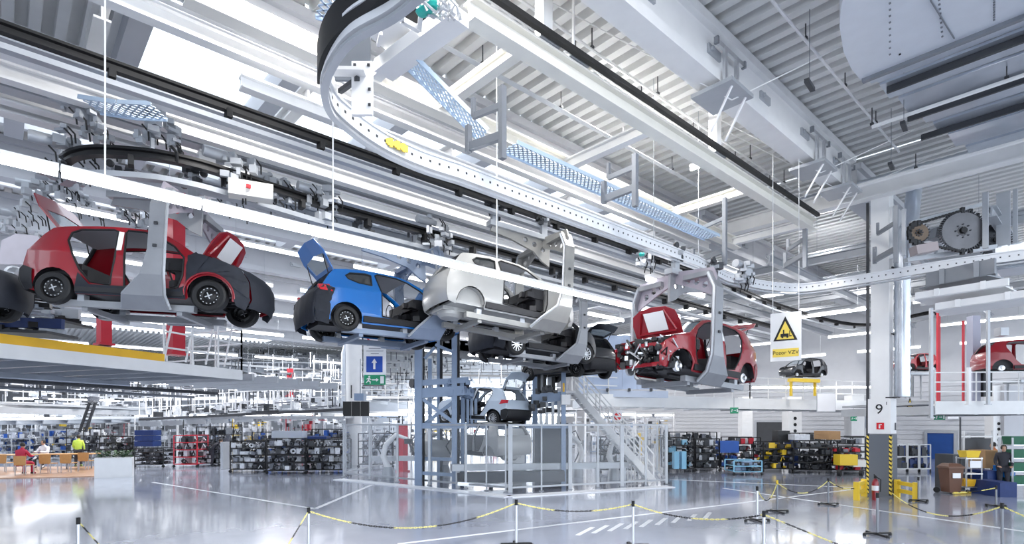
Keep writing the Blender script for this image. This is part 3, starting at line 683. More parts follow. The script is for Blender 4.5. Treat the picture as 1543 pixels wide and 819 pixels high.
# small dark sensor boxes hanging from the roof
for k, (px, py) in enumerate(((1220, 128), (1362, 190), (1343, 250))):
    p = Zp(px, py, 8.9); t = thing('ceiling_sensor', ('dark bar sensor hung highest under the right roof', 'dark bar sensor hung near the metal panel corner', 'dark bar sensor hung lowest near the cross beam')[k], 'sensor', p)
    obj('sensor_bar', MB().bar(p + V((-.22, -.02, 0)), p + V((.22, .02, 0)), .09, .07), dgrey, t); obj('hanging_wire', MB().bar(p, p + V((0, 0, 1.5)), .012), grey, t)
# big sheet-metal ceiling duct at the upper right
rnd = [Zp(px, py, 9.35) for px, py in ((1300, -70), (1281, -30), (1268, 5), (1265, 40), (1271, 78), (1283, 104), (1297, 121))]
dt = thing('air_duct', 'large riveted sheet-metal air duct with a rounded end at the top right corner', 'duct', Zp(1297, 121, 9.35))
xe = Zp(1297, 121, 9.35).x
pl_ = [(p.x, p.y) for p in rnd] + [(xe, -8), (rnd[0].x, -8)]
obj('duct_shell', MB().slab(pl_, 9.35, 10.3), mat('pale_galvanised', (.74, .78, .84), .35, .4, noise=.06), dt)
rv = MB()
for (a, b_) in (((1341, 5), (1341, 82)), ((1356, 82), (1356, 82)), ((1415, 0), (1420, 55)), ((1498, 0), (1498, 30))):
    for k in range(9): p = Zp(a[0] + (b_[0] - a[0]) * k / 8, a[1] + (b_[1] - a[1]) * k / 8, 9.34); rv.box(p, (.03, .03, .02))
obj('rivet', rv, grey, dt, kind='stuff'); obj('seam', MB().bar(Zp(1402, 0, 9.335), Zp(1438, 58, 9.335), .02), grey, dt)
x0 = xe + .05; ya = Zp(1300, 124, 9.3).y; pr = MB(); xx = x0; prof = []
obj('edge_angle', MB().bar((xe, ya, 9.33), (xe, -8, 9.33), .10, .10), grey, dt)
mp = thing('metal_ceiling_panel', 'blue-grey profiled sheet-metal ceiling panel beside the big duct', 'panel', (x0, ya, 9.5))
k = 0
while xx < 19.0:
    w = (.55, .18, .75, .14, .95, .2)[k % 6]; m = MB(); m.bb((xx, ya - .15 * (xx - x0) , 9.5 + .06 * (k % 2)), (xx + w - .02, -8, 9.56 + .06 * (k % 2))); obj('panel_strip', m, galv, mp); xx += w; k += 1
for x in (x0 + .9, x0 + 2.6, x0 + 3.9): obj('panel_rib', MB().bar((x, ya - .2, 9.42), (x, -8, 9.42), .06, .14), dgrey, mp)
# spiral duct behind the main beam and down the numbered column
def spiral(label, pts, r, step=.12):
    t = thing('spiral_duct', label, 'duct', pts[0]); P = resample([V(p) for p in pts], step); rs = [r + (.018 if i % 2 else 0) for i in range(len(P))]
    obj('duct_tube', MB().tube(P, rs, 16), galv, t, smooth=True); return t
# ================================================================ NUMBERED COLUMN
c0 = G(1343, 748); cxk, cyk = c0.x + .25, c0.y + .3; s9 = .52
col9 = thing('numbered_column', 'tall white column with grey striped foot and black 9 on its side', 'column', (cxk, cyk, 0))
bz = .0
obj('shaft', MB().box((cxk, cyk, 5.75), (s9 - .04, s9 - .04, 7.0)), white, col9)
obj('casing', MB().box((cxk, cyk, 2.42), (s9 + .08, s9 + .08, 1.05 * 1.0)), white, col9)
obj('grey_foot', MB().box((cxk, cyk, .93), (s9 + .12, s9 + .12, 1.86)), mat('slate_grey_paint', (.13, .145, .17), .5), col9)
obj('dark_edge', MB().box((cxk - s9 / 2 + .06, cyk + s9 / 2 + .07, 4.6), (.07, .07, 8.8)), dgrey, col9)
hz = s9 / 2 + .06
def on_face(face, u, z, off=.005):      # face 'x': the side that looks to -x ; 'y': looks to -y
    return V((cxk - hz - off, cyk - u, z)) if face == 'x' else V((cxk + u, cyk - hz - off, z))
for ex, ey in ((-hz, hz - .05), (-hz, -hz)):
    strp = MB(); sb = MB()
    p0 = V((cxk + ex, cyk + ey, 0)); 
    for fc in (0, 1):
        for k in range(14):
            z = .06 + k * .128
            if fc == 0: q = [(p0.x - .004, p0.y + .0, z), (p0.x - .004, p0.y + .06, z + .05), (p0.x - .004, p0.y + .06, z + .12), (p0.x - .004, p0.y, z + .07)]
            elif ey < 0: q = [(p0.x, p0.y - .004, z), (p0.x + .06, p0.y - .004, z + .05), (p0.x + .06, p0.y - .004, z + .12), (p0.x, p0.y - .004, z + .07)]
            else: continue
            n_ = V((-.004, 0, 0)) if fc == 0 else V((0, -.004, 0)); strp.add(q + [tuple(V(a) + n_) for a in q], [(0, 1, 2, 3), (7, 6, 5, 4), (0, 1, 5, 4), (1, 2, 6, 5), (2, 3, 7, 6), (3, 0, 4, 7)])
        if fc == 0: sb.bb((p0.x - .003, p0.y, .04), (p0.x, p0.y + .065, 1.86))
        elif ey < 0: sb.bb((p0.x, p0.y - .003, .04), (p0.x + .065, p0.y, 1.86))
    obj('hazard_stripe', strp, signyel, col9); obj('hazard_ground', sb, black, col9)
MX = Matrix(((0, 0, -1, 0), (-1, 0, 0, 0), (0, 1, 0, 0), (0, 0, 0, 1)))       # text that reads towards -x
MY = Matrix(((1, 0, 0, 0), (0, 0, -1, 0), (0, 1, 0, 0), (0, 0, 0, 1)))        # towards -y
def at_col(v): return Matrix.Translation(V(v) - V((cxk, cyk, 0)))
text_mesh('9', .42, at_col((cxk - s9 / 2 - .045, cyk, 2.62)) @ MX, black, col9, 'number'); text_mesh('1', .14, at_col((cxk - s9 / 2 - .045, cyk - .19, 2.80)) @ MX, black, col9, 'number')
obj('fire_sign', MB().bb((cxk - s9 / 2 - .05, cyk - .13, 2.02), (cxk - s9 / 2 - .045, cyk + .07, 2.22)), signred, col9)
obj('fire_symbol', MB().bb((cxk - s9 / 2 - .055, cyk - .03, 2.05), (cxk - s9 / 2 - .05, cyk + .01, 2.17)).bb((cxk - s9 / 2 - .055, cyk - .07, 2.15), (cxk - s9 / 2 - .05, cyk + .01, 2.18)), white, col9)
obj('fire_sign', MB().bb((cxk + .10, cyk - s9 / 2 - .05, 2.0), (cxk + .24, cyk - s9 / 2 - .045, 2.22)), dgrey, col9)
obj('lamp_ledge', MB().box((cxk - .1, cyk - .3, 2.98), (.3, .3, .03)).box((cxk - .05, cyk - .3, 4.9), (.25, .04, .04)).box((cxk - .05, cyk - .3, 6.9), (.25, .04, .04)), dgrey, col9)
spiral('ribbed round air duct running down the numbered column', [(cxk + .02, cyk - .52, 3.0), (cxk + .02, cyk - .52, 7.4), (cxk + .15, cyk - .56, 7.9), (cxk + .6, cyk - .62, 8.5), (cxk + .9, cyk - .62, 9.4)], .20)
spiral('round air duct lying above the main cross beam near the numbered column', [(20.2, cyk + 2.6, 9.55), (20.2, cyk - 2.2, 9.55)], .34)
# fire extinguisher at its foot
fe = G(1319, 753); t = thing('fire_extinguisher', 'red fire extinguisher standing at the grey foot of the numbered column', 'extinguisher', fe)
obj('cylinder_body', MB().lathe([(0, .0), (.085, 0), (.09, .03), (.09, .50), (.06, .58), (.03, .62), (0, .62)], 16, 'Z', fe), redp, t, smooth=True)
obj('valve', MB().box(fe + V((0, 0, .66)), (.10, .05, .07)).bar(fe + V((0, 0, .7)), fe + V((-.12, 0, .74)), .02), black, t)
obj('hose', MB().tube([fe + V((0, -.03, .66)), fe + V((-.02, -.14, .6)), fe + V((-.02, -.13, .25))], .014, 6), black, t)
obj('label_band', MB().lathe([(.0915, .28), (.0915, .42)], 16, 'Z', fe), paper, t)
# yellow crash barriers
def barrier(label, a, b_):
    t = thing('crash_barrier', label, 'barrier', a)
    for p in (a, b_): obj('post', MB().box(V(p) + V((0, 0, .26)), (.14, .14, .52)), yellow, t)
    for z in (.20, .43): obj('rail', MB().bar(V(a) + V((0, 0, z)), V(b_) + V((0, 0, z)), .08, .11), yellow, t)
barrier('low yellow crash barrier left of the numbered column', G(1291, 753), G(1302, 747)); barrier('low yellow crash barrier right of the numbered column', G(1380, 754), G(1352, 748))
# ================================================================ SPROCKET DRIVE at the right
def sprocket(label, c, R_, teeth, m, name='drive_sprocket'):
    t = thing(name, label, 'gear', c); nrm = (V((0, 0, c.z)) - c); nrm = V((-.80, -.60, 0)).normalized(); M = nrm.to_track_quat('Y', 'Z').to_matrix()
    def tr(mb): mb.v = [tuple(M @ V(p) + c) for p in mb.v]; return mb
    obj('disc', tr(MB().lathe([(0, .05), (R_ * .22, .05), (R_ * .24, .03), (R_ * .93, .03), (R_ * .95, -.03), (0, -.03)], 32)), m, t, smooth=True)
    tm = MB()
    for k in range(teeth): a = 2 * pi * k / teeth; tm.box((R_ * .98 * cos(a), 0, R_ * .98 * sin(a)), (R_ * .12, .10, R_ * 2.6 / teeth), 0, Matrix.Rotation(-a, 3, 'Y'))
    obj('tooth_ring', tr(tm), dgrey, t)
    obj('hub_cap', tr(MB().lathe([(0, .11), (R_ * .14, .11), (R_ * .15, .05), (R_ * .20, .05)], 18)), blackm, t)
    rg = MB()
    for k in range(8): a = 2 * pi * k / 8; rg.lathe([(0, .06), (.022, .06), (.022, .03)], 6, 'Y', (R_ * .32 * cos(a), 0, R_ * .32 * sin(a)))
    obj('hub_bolt', tr(rg), dgrey, t); return t, M
gc = Dp(1450, 348, 15.5); sprocket('big grey toothed drive sprocket high on the right', gc, .56, 54, mat('worn_iron', (.19, .19, .20), .45, .5, noise=.25))
g2 = Dp(1384, 351, 15.5); sprocket('small rusty toothed sprocket left of the big one', g2, .26, 20, mat('rusty_iron', (.20, .15, .11), .6, .4, noise=.3), 'small_sprocket')
sprocket('dark sprocket half hidden behind the posts right of the big one', Dp(1498, 362, 16.6), .45, 40, dgrey, 'rear_sprocket')
ch = MB(); 
for a, b_ in ((gc + V((0, 0, .57)), g2 + V((0, 0, .27))), (gc - V((0, 0, .57)), g2 - V((0, 0, .27)))):
    for k in range(26): ch.box(a + (b_ - a) * k / 25, (.07, .07, .035 + .02 * (k % 2)), AZ)
for k in range(9):
    for r0, c0_ in ((.57, gc), (.27, g2)): a_ = pi * (k - 4) / 8; sg = 1 if c0_ is gc else -1; ch.box(c0_ + RT * (sg * r0 * cos(a_)) + V((0, 0, r0 * sin(a_))), (.09, .09, .16), AZ)
o_ = thing('drive_chain', 'dark drive chain linking the small and the big sprocket', 'chain', g2); obj('links', ch, blackm, o_, kind='stuff')
fr = thing('sprocket_stand', 'grey steel frame holding the two sprockets below the cross beam', 'frame', Dp(1430, 380, 16))
def fb(a, b_, w, h=None, m=lgrey, d=15.9, nm='beam'): obj(nm, MB().bar(Dp(*a, d), Dp(*b_, d), w, h), m, fr)
fb((1365, 392), (1500, 372), .16, .12); fb((1372, 336), (1480, 308), .12, .1); fb((1485, 290), (1485, 374), .12, nm='post', d=15.3); fb((1512, 290), (1512, 376), .30, .10, nm='post'); fb((1530, 285), (1530, 372), .10, nm='post')
fb((1362, 315), (1362, 385), .09, nm='post', d=15.4); fb((1343, 312), (1343, 390), .07, nm='post', d=15.4); fb((1500, 376), (1560, 365), .2, .14); fb((1376, 378), (1408, 372), .3, .24, mat('pinkish_motor', (.42, .36, .36), .5), 15.6, 'motor'); fb((1405, 352), (1425, 356), .3, .3, grey, 16.2, 'gearbox')
# grey troughs below
for k, (a, b_, z, w, h, m) in enumerate((((1396, 422), (1500, 400), 5.7, .08, .34, grey), ((1380, 446), (1520, 424), 5.3, .10, .16, white), ((1410, 462), (1560, 440), 5.0, .10, .16, white), ((1500, 390), (1560, 380), 6.1, .1, .5, galv))):
    p, q = Zp(*a, z), Zp(*b_, z); t = thing('steel_trough', ('dark grey cable trough under the sprocket frame', 'white channel beam under the dark cable trough', 'lower white channel beam crossing at the right edge', 'galvanised side plate at the right edge below the conveyor')[k], 'trough', p)
    obj('side_plate', MB().bar(p, q, w, h), m, t); obj('side_plate', MB().bar(p + V((1.0, .1, 0)), q + V((1.0, .1, 0)), w, h), m, t); obj('bottom_plate', MB().bar(p + V((.5, 0, -h / 2)), q + V((.5, 0, -h / 2)), 1.0, .03), m, t)
    for j in range(2): r_ = p + (q - p) * (j + .5) / 2; obj('bracket', MB().box(r_ + V((-w / 2 - .02, 0, 0)), (.04, .10, h + .02)), m, t)
# ================================================================ HANGING U FRAMES (carry the white conveyor)
def uframe(label, x0, x1, ztop, zbot, y_top, m=grey):
    pass
for k, (xl, xr, ytop, ybot, z) in enumerate((((706, 757, 130, 222, 6.5)), (910, 957, 232, 300, 6.5), (1044, 1092, 298, 395, 6.4), (1183, 1213, 345, 400, 6.4), (1318, 1350, 310, 392, 6.4))):
    a = Zp(xl, ybot, z); b_ = Zp(xr, ybot - 18, z); da = (a - V((0, 0, 0))).dot(FWD); db = b_.dot(FWD)
    za = H + (CY - ytop - 18) / F * da; zb = H + (CY - ytop) / F * db
    t = thing('trapeze_hanger', ('leftmost grey U-shaped hanger frame at the end of the mesh tray', 'grey U-shaped hanger frame second from left above the white conveyor', 'grey U-shaped hanger frame above the middle right carrier', 'small grey hanger frame between middle right carrier and numbered column', 'grey hanger frame in front of the numbered column', 'short grey hanger post high at top centre')[k], 'frame', a)
    hh = zb - b_.z; up = V((0, 0, hh * .62)); obj('post', MB().bar(b_ - V((0, 0, .35)), (b_.x, b_.y, min(zb, 10.4)), .09), grey, t)
    obj('cross_bar', MB().bar(a, b_, .08, .12), grey, t); obj('cross_bar', MB().bar(a.lerp(b_, .15) + up, b_ + up, .06, .09), grey, t)
    obj('short_post', MB().bar(a - V((0, 0, .08)), a + V((0, 0, .34)), .08), grey, t); obj('short_post', MB().bar(a.lerp(b_, .15) + up, a.lerp(b_, .15) + up + V((0, 0, .28)), .06), grey, t)
# mesh cable trays
def mesh_tray(label, pts, w):
    t = thing('mesh_tray', label, 'cable tray', pts[0]); P = [V(p) for p in pts]
    m = MB(); 
    for a, b_ in zip(P, P[1:]):
        d = (b_ - a); L = d.length; d.normalize(); s_ = V((d.y, -d.x, 0)); s_.normalize(); n = int(L / .11)
        for k in range(n):
            p = a + d * (k * L / n); q = a + d * ((k + 1) * L / n)
            for j in range(4):
                u = -w / 2 + w * j / 4; m.bar(p + s_ * u, q + s_ * (u + w / 4), .026, .012); m.bar(q + s_ * u, p + s_ * (u + w / 4), .026, .012)
    obj('mesh', m, cable, t, kind='stuff')
    sd = MB()
    for a, b_ in zip(P, P[1:]):
        d = (b_ - a).normalized(); s_ = V((d.y, -d.x, 0)).normalized()
        for u in (-w / 2, w / 2): sd.bar(a + s_ * u, b_ + s_ * u, .02, .07)
    obj('side_wire', sd, cable, t)
mesh_tray('pale blue diamond-mesh cable tray slanting down at top centre', [Zp(618, 92, 7.9), Zp(730, 205, 6.9)], .42)
mesh_tray('pale blue diamond-mesh cable tray behind the curved rail at the left', [Zp(135, 158, 7.6), Zp(190, 166, 7.5), Zp(240, 168, 7.5)], .5)
mesh_tray('small mesh tray piece at the very top centre beside the belt guard', [Zp(480, 8, 8.1), Zp(515, 20, 8.1)], .5)
yt, xt = XL([(765, 222), (930, 292)], 6.95)
mesh_tray('long mesh cable tray running right beside the white conveyor', [V((xt[0], yt, 6.95)), V((xt[1] + 4, yt, 6.95))], .42)
# drive head with green valves and steel box beams at top centre
bh = thing('conveyor_drive', 'steel drive head with teal valves and tilted panel at top centre', 'machine', Zp(620, 60, 7.6))
obj('box_beam', MB().bar(Zp(578, 106, 7.9), Zp(692, 22, 7.9), .36, .2), white, bh)
obj('tilted_panel', MB().bar(Zp(565, 58, 8.1), Zp(612, 36, 8.1), .5, .08), white, bh); obj('dark_backing', MB().bar(Zp(548, 30, 8.5), Zp(650, -4, 8.5), .4, .3), black, bh)
fr2 = MB().bar(Zp(607, 0, 7.8), Zp(605, 30, 7.8), .07).bar(Zp(605, 30, 7.8), Zp(632, 45, 7.8), .07).bar(Zp(632, 45, 7.8), Zp(634, 22, 7.8), .06).bar(Zp(570, 68, 7.8), Zp(574, 50, 7.8), .05); obj('bracket_frame', fr2, white, bh)
vv = MB()
for k in range(3): vv.lathe([(0, -.05), (.06, -.04), (.09, .0), (.06, .05), (0, .06)], 10, 'Z', Zp(636 + k * 8, 18 - k * 5, 7.7))
obj('valve', vv, cyanm, bh, smooth=True)
rr = random.Random(9); vt = MB()
for k in range(26):
    p = Zp(640 + rr.uniform(0, 42), 30 - rr.uniform(0, 26), 7.7 + rr.uniform(-.1, .2)); vt.tube([p, p + V((rr.uniform(-.1, .1), rr.uniform(-.1, .1), .1)), p + V((.1, -.05, 0))], .02, 5)
obj('hose', vt, alum, bh); obj('grey_plate', MB().box(Zp(532, 74, 7.5), (.5, .04, .9), AZ - R(90)), grey, bh)
# rail drives on the curved rail
def drive(label, px, py, z, s=1):
    c = Zp(px, py, z); t = thing('rail_drive', label, 'machine', c); r_ = random.Random(px); d = V((.95, -.3, 0)).normalized()
    obj('motor', MB().lathe([(0, -.25), (.10, -.25), (.11, -.2), (.11, .15), (.07, .2), (.07, .3), (0, .3)], 14, 'X', c + V((-.25, 0, .25)) * s), lgrey, t, smooth=True)
    m = MB(); m2 = MB()
    for k in range(22): m.box(c + V((r_.uniform(-.3, .4), r_.uniform(-.2, .2), r_.uniform(-.3, .35))) * s, (r_.uniform(.05, .2), r_.uniform(.05, .2), r_.uniform(.05, .2)), r_.uniform(0, 3))
    for k in range(14): p = c + V((r_.uniform(-.3, .4), r_.uniform(-.2, .2), r_.uniform(-.3, .35))) * s; m2.tube([p, p + V((.1, 0, -.1)), p + V((.12, .05, -.25))], .016, 5)
    obj('gearbox', m, lgrey, t); obj('cable', m2, black, t)
    if px == 352: obj('control_box', MB().box(c + V((.25, -.25, -.35)), (.8, .3, .3), -.3), cream, t); obj('indicator', MB().box(c + V((.15, -.42, -.33)), (.08, .04, .07)), signred, t); obj('indicator', MB().box(c + V((.42, -.36, -.38)), (.1, .04, .08)), cyanm, t)
drive('motor drive with cream control box on the curved rail above the red body', 352, 262, 7.15, 1.2); drive('trolley drive on the dark rail above the blue body', 415, 290, 7.15); drive('trolley drive with upright plate right of the first one', 482, 305, 7.15)
drive('cluster of cable boxes on the rail left of the silver-white shell', 655, 352, 7.1, 1.1); drive('cluster of black and green parts on the rail left of the middle right carrier', 975, 385, 7.2, 1.0); drive('black switch cluster where the white conveyor starts to bend right', 1120, 412, 6.2, .8); drive('drive unit at the left start of the curved rail', 98, 240, 7.1, 1.1); drive('cable bundle hanging above the left curved rail', 130, 185, 7.7, 1.2); drive('hanging switch gear above the left curved rail beside the mesh tray', 235, 195, 7.6, 1.0)
tag(obj('green_knob', MB().lathe([(0, .05), (.06, .04), (.09, 0), (.06, -.05), (0, -.05)], 12, 'Z', Zp(967, 383, 7.0)), cyanm, smooth=True), 'small green knob on the parts cluster left of the middle right carrier', 'cap')  # plain turned green knob added on the parts cluster
# ================================================================ LEFT GALLERY with yellow kickboard, red columns
z0 = 4.0
A = Zp(-90, 495, z0); B = Zp(247, 536, z0); dirp = (B - A).normalized(); nrmp = V((-dirp.y, dirp.x, 0)); 
if nrmp.dot(FWD) < 0: nrmp = -nrmp
E = B + dirp * 2.6
gl = thing('gallery', 'grey steel gallery with orange-yellow kickboard under the red body at the left', 'gallery', A)
obj('deck_plate', MB().slab([(p.x, p.y) for p in (A, E, E + nrmp * 5, A + nrmp * 5)], z0 - .20, z0 - .14), lgrey, gl)
obj('kickboard', MB().bar(A + V((0, 0, -.06)), B + V((0, 0, -.06)), .05, .22), orange, gl)
obj('fascia', MB().bar(A + V((0, 0, -.30)), E + V((0, 0, -.30)), .08, .30), white, gl)
for k in range(12):
    p = A + dirp * (k * 1.05 + .3); obj('joist', MB().bar(p + V((0, 0, -.33)), p + nrmp * 5 + V((0, 0, -.33)), .10, .22), lgrey, gl)
obj('far_beam', MB().bar(A + nrmp * 5 + V((0, 0, -.4)), E + nrmp * 5 + V((0, 0, -.4)), .12, .4), lgrey, gl); obj('service_pipe', MB().tube([A + nrmp + V((0, 0, -.85)), E + nrmp + V((0, 0, -.85))], .05, 8), dgrey, gl); obj('service_pipe', MB().tube([A + nrmp * 2 + V((0, 0, -.95)), E + nrmp * 2 + V((0, 0, -.95))], .04, 8), grey, gl)
obj('service_pipe', MB().tube([A + nrmp * 1.4 + V((0, 0, -.75)), B + nrmp * 1.4 + V((0, 0, -.75))], .12, 8), galv, gl)
def railing(t, P, h=1.05, step=1.0, m=white, mids=2, r=.022):
    for a, b_ in zip(P, P[1:]):
        a = V(a); b_ = V(b_)
        for j in range(mids + 1): obj('handrail', MB().bar(a + V((0, 0, h * (j + 1) / (mids + 1))), b_ + V((0, 0, h * (j + 1) / (mids + 1))), r * 2), m, t)
        n = max(1, int((b_ - a).length / step))
        for k in range(n + 1): p = a + (b_ - a) * k / n; obj('baluster', MB().bar(p, p + V((0, 0, h)), r * 2), m, t)
rl = thing('guard_rail', 'white guard rail with slanted braces at the end of the yellow edged gallery', 'railing', E)
railing(rl, [B + V((0, 0, -.2)), E + V((0, 0, -.2)), E + nrmp * 3.2 + V((0, 0, -.2))], 1.3, .8)
for k in range(4): p = B + dirp * (k * .65); obj('brace', MB().bar(p + V((0, 0, -.1)), p + dirp * .35 + V((0, 0, 1.4)), .04), white, rl)
for k, (px, w, yt_, yb_, d) in enumerate(((265, .50, 290, 535, 16.2), (157, .42, 470, 520, 17.0), (437, .42, 555, 597, 38), (607, .45, 640, 716, 25.5), (447, .30, 340, 375, 38))):
    if k == 4: continue
    a = Dp(px, yb_, d); b_ = Dp(px, yt_, d)
    if k == 3: a.z = 0
    t = thing('red_column', ('big red steel column behind the front of the red body', 'red steel column foot under the tail of the red body', 'small red column far away between galleries', 'red steel post standing inside the glazed cage')[k], 'column', a)
    obj('shaft', MB().box((a + b_) / 2, (w * .7, w * .7, (b_ - a).length), AZ * 0 + .3), redst, t); obj('foot_plate', MB().box(a + V((0, 0, .03)), (w, w, .06), .3), redst, t)
# pallet stacks and axle parts beneath the red body, on the gallery
pm = mat('mixed_metal_parts', (.42, .45, .50), .4, .6, noise=.5, scale=12)
for k, (px0, px1, py, d) in enumerate(((-40, 95, 478, 12.6), (10, 120, 462, 13.6))):
    a = Dp(px0, py + 26, d); b_ = Dp(px1, py + 30, d); t = thing('axle_rack', ('rack of black axle parts with navy trim on the gallery at the left edge', 'second rack of bright metal parts behind the front axle rack')[k], 'rack', a); r_ = random.Random(k + 3); dd = b_ - a; L = dd.length; dd.normalize()
    m1 = MB(); m2 = MB(); m3 = MB()
    for j in range(40):
        p = a + dd * r_.uniform(0, L) + nrmp * r_.uniform(0, .8) + V((0, 0, r_.uniform(.1, .8))); sz = (r_.uniform(.1, .5), r_.uniform(.05, .3), r_.uniform(.03, .14)); (m1, m2)[j % 2].box(p, sz, r_.uniform(-.4, .6))
    m3.bar(a + V((0, 0, .3)), b_ + V((0, 0, .3)), .10, .22); obj('axle_part', m1, pm, t, kind='stuff'); obj('bracket_part', m2, blackm, t, kind='stuff'); obj('front_board', m3, navy if k == 0 else lgrey, t); obj('tray', MB().bar(a + V((0, 0, .05)), b_ + V((0, 0, .05)), .9, .06), dgrey, t)
nose = car('hatchback_body', 'dark covered nose of another car cut off by the left edge', darkp, (-1.4, 15.3, 4.25), D3(2, -38, 0), (1.05, 1, 1.02), doors=5, cover_front=True, hood=None, gate=None, wind=False)
hl = Dp(22, 412, 13.2); tag(obj('headlight', MB().lathe([(0, -.1), (.14, -.06), (.2, .05), (.1, .12), (0, .14)], 14, 'Y', hl), rim, smooth=True), 'bright headlight on the dark car at the left edge', 'headlight')

# black cable duct along beam B, hanger brackets clamped on the big girder, cross ties
tag(obj('cable_duct', MB().bar((5.5, yB - .24, 8.86), (19.3, yB - .24, 8.86), .10, .10), black), 'thin black cable duct running along the long cream beam below the big girder', 'duct')
for k, (px, py) in enumerate(((1052, 118), (1200, 228), (1262, 256))):
    p = Zp(px, py, 9.75); x = p.x; y0 = 5.85 - .29; t = thing('girder_clamp', ('white clamp bracket with rods on the big girder, nearest of three', 'white clamp bracket with rods on the big girder, middle of three', 'white clamp bracket on the big girder near the cross beam')[k], 'bracket', (x, y0, 9.1))
    obj('channel', MB().bb((x - .7, y0 - .04, 9.82), (x + .5, y0 + .02, 9.92)), alum, t); obj('channel_end', MB().bb((x - .72, y0 - .07, 9.8), (x - .66, y0 + .02, 9.94)).bb((x + .46, y0 - .07, 9.8), (x + .52, y0 + .02, 9.94)), grey, t)
    for q in (-.35, .15): obj('strap', MB().bb((x + q - .05, y0 - .06, 9.1), (x + q + .05, y0, 9.86)), alum, t)
    obj('clamp_plate', MB().bb((x - .6, y0 - .3, 9.0), (x + .35, y0 + .6, 9.08)), lgrey, t)
    for q in (-.4, .2): obj('rod', MB().bar((x + q, y0 - .2, 9.0), (x + q + .1, y0 + .3, 8.3), .035), white, t)
    obj('tie_wire', MB().bar((x, y0, 8.95), (x - 3.4, y0 + 1.9, 10.3), .02), white, t); obj('tie_wire', MB().bar((x, y0, 8.95), (x + 2.0, y0 - 2.4, 10.3), .02), white, t)
for k, (px, py) in enumerate(((786, 50), (905, 30), (1048, 205))):
    p = Zp(px, py + 40, 8.85); t = thing('beam_hanger', ('white box hanger above the cream beam at top centre', 'thin box hanger between roof and cream beam', 'white box hanger on the cream beam below the big girder')[k], 'hanger', p)
    obj('hanger_post', MB().bar((p.x, yB, 8.8), (p.x, yB, 10.4), .22 if k != 1 else .04), white, t); obj('hanger_plate', MB().box((p.x, yB, 8.84), (.5, .34, .06)), lgrey, t); obj('hanger_clip', MB().box((p.x + .3, yB - .1, 8.92), (.14, .2, .16)), cream, t)
for k, (px, py, z) in enumerate(((65, 300, 8.3), (200, 325, 7.9), (25, 340, 7.7), (130, 310, 8.3), (345, 300, 8.2), (90, 285, 8.4))):
    drive(('bright machine cluster behind the raised tailgate of the left red body', 'grey box cluster hanging behind the roof of the left red body', 'pale machine cluster at the left edge behind the dark nose', 'cable cluster above the rear of the left red body', 'small machine cluster behind the raised red bonnet', 'machine cluster under the start of the tube light row')[k], px, py, z, 1.0 if k % 2 else 1.3)
hdp = Dp(32, 378, 14.6); tag(obj('white_bonnet', MB().prism([(-.55, -.35), (.5, -.38), (.62, .1), (.35, .42), (-.2, .48), (-.55, .3)], lambda a, b_, sd: hdp + RT * a + V((0, 0, b_)) + FWD * (.05 * sd + .15 * b_)), mat('pinkish_white_panel', (.60, .55, .60), .4, noise=.1)), 'pale pinkish raised bonnet panel at the left edge behind the red tail', 'panel')
for k, (a, b_) in enumerate((((1150, 130), (1320, 262)), ((868, 100), (868, 250)))): pass
# ================================================================ GLAZED SAFETY CAGE
def fence(label, pts, hs, group=None):
    t = thing('safety_fence', label, 'fence', G(*pts[0])); P = [G(*p) for p in pts]
    for i, p in enumerate(P):
        thick = hs[i]; obj('post', MB().box(p + V((0, 0, 1.09)), (thick, thick, 2.18), AZ), lgrey, t); obj('foot_plate', MB().box(p + V((0, 0, .01)), (.16, .16, .02), AZ), grey, t)
    for a, b_ in zip(P, P[1:]):
        obj('top_rail', MB().bar(a + V((0, 0, 2.15)), b_ + V((0, 0, 2.15)), .05, .06), lgrey, t); obj('bottom_rail', MB().bar(a + V((0, 0, .16)), b_ + V((0, 0, .16)), .05, .06), lgrey, t)
        obj('pane', MB().bar(a + V((0, 0, 1.15)), b_ + V((0, 0, 1.15)), .008, 1.9), pane, t)
    return t
def lerp(a, b_, x): return (x, a[1] + (b_[1] - a[1]) * (x - a[0]) / (b_[0] - a[0]))
LF = ((518, 718), (767, 742)); RF = ((767, 742), (1004, 729))
fence('long glazed safety fence on the left side of the lift cage', [lerp(*LF, x) for x in (518, 557, 599, 647, 702, 733, 762)], (.07, .07, .07, .08, .08, .05, .05))
fence('long glazed safety fence on the right side of the lift cage', [lerp(*RF, x) for x in (769, 816, 859, 901, 937, 973, 1004)], (.14, .05, .12, .05, .12, .06, .09))
fence('far glazed fence closing the lift cage on its right', [(1004, 729), (990, 712), (975, 702)], (.05, .06, .06))
fence('far glazed fence closing the lift cage on its left', [(521, 717), (560, 707), (600, 700)], (.05, .06, .06))
kerb = struct('trim_90', MB().bar(G(510, 722) , G(767, 748), .5, .05).bar(G(767, 748), G(1010, 733), .5, .05), MT['white_floor_paint'])
gate = thing('white_gate', 'small white barred gate at the foot of the stairs inside the cage', 'gate', G(950, 727))
ga, gb = Dp(946, 727, 20.9), Dp(972, 726, 21.2)
for a_, z in ((.08, 0), (.95, 0)): obj('gate_rail', MB().bar(V((ga.x, ga.y, a_)), V((gb.x, gb.y, a_)), .05), white, gate)
for k in range(6): p = ga.lerp(gb, k / 5); obj('gate_bar', MB().bar(V((p.x, p.y, 0.0)), V((p.x, p.y, 1.0)), .03), white, gate)
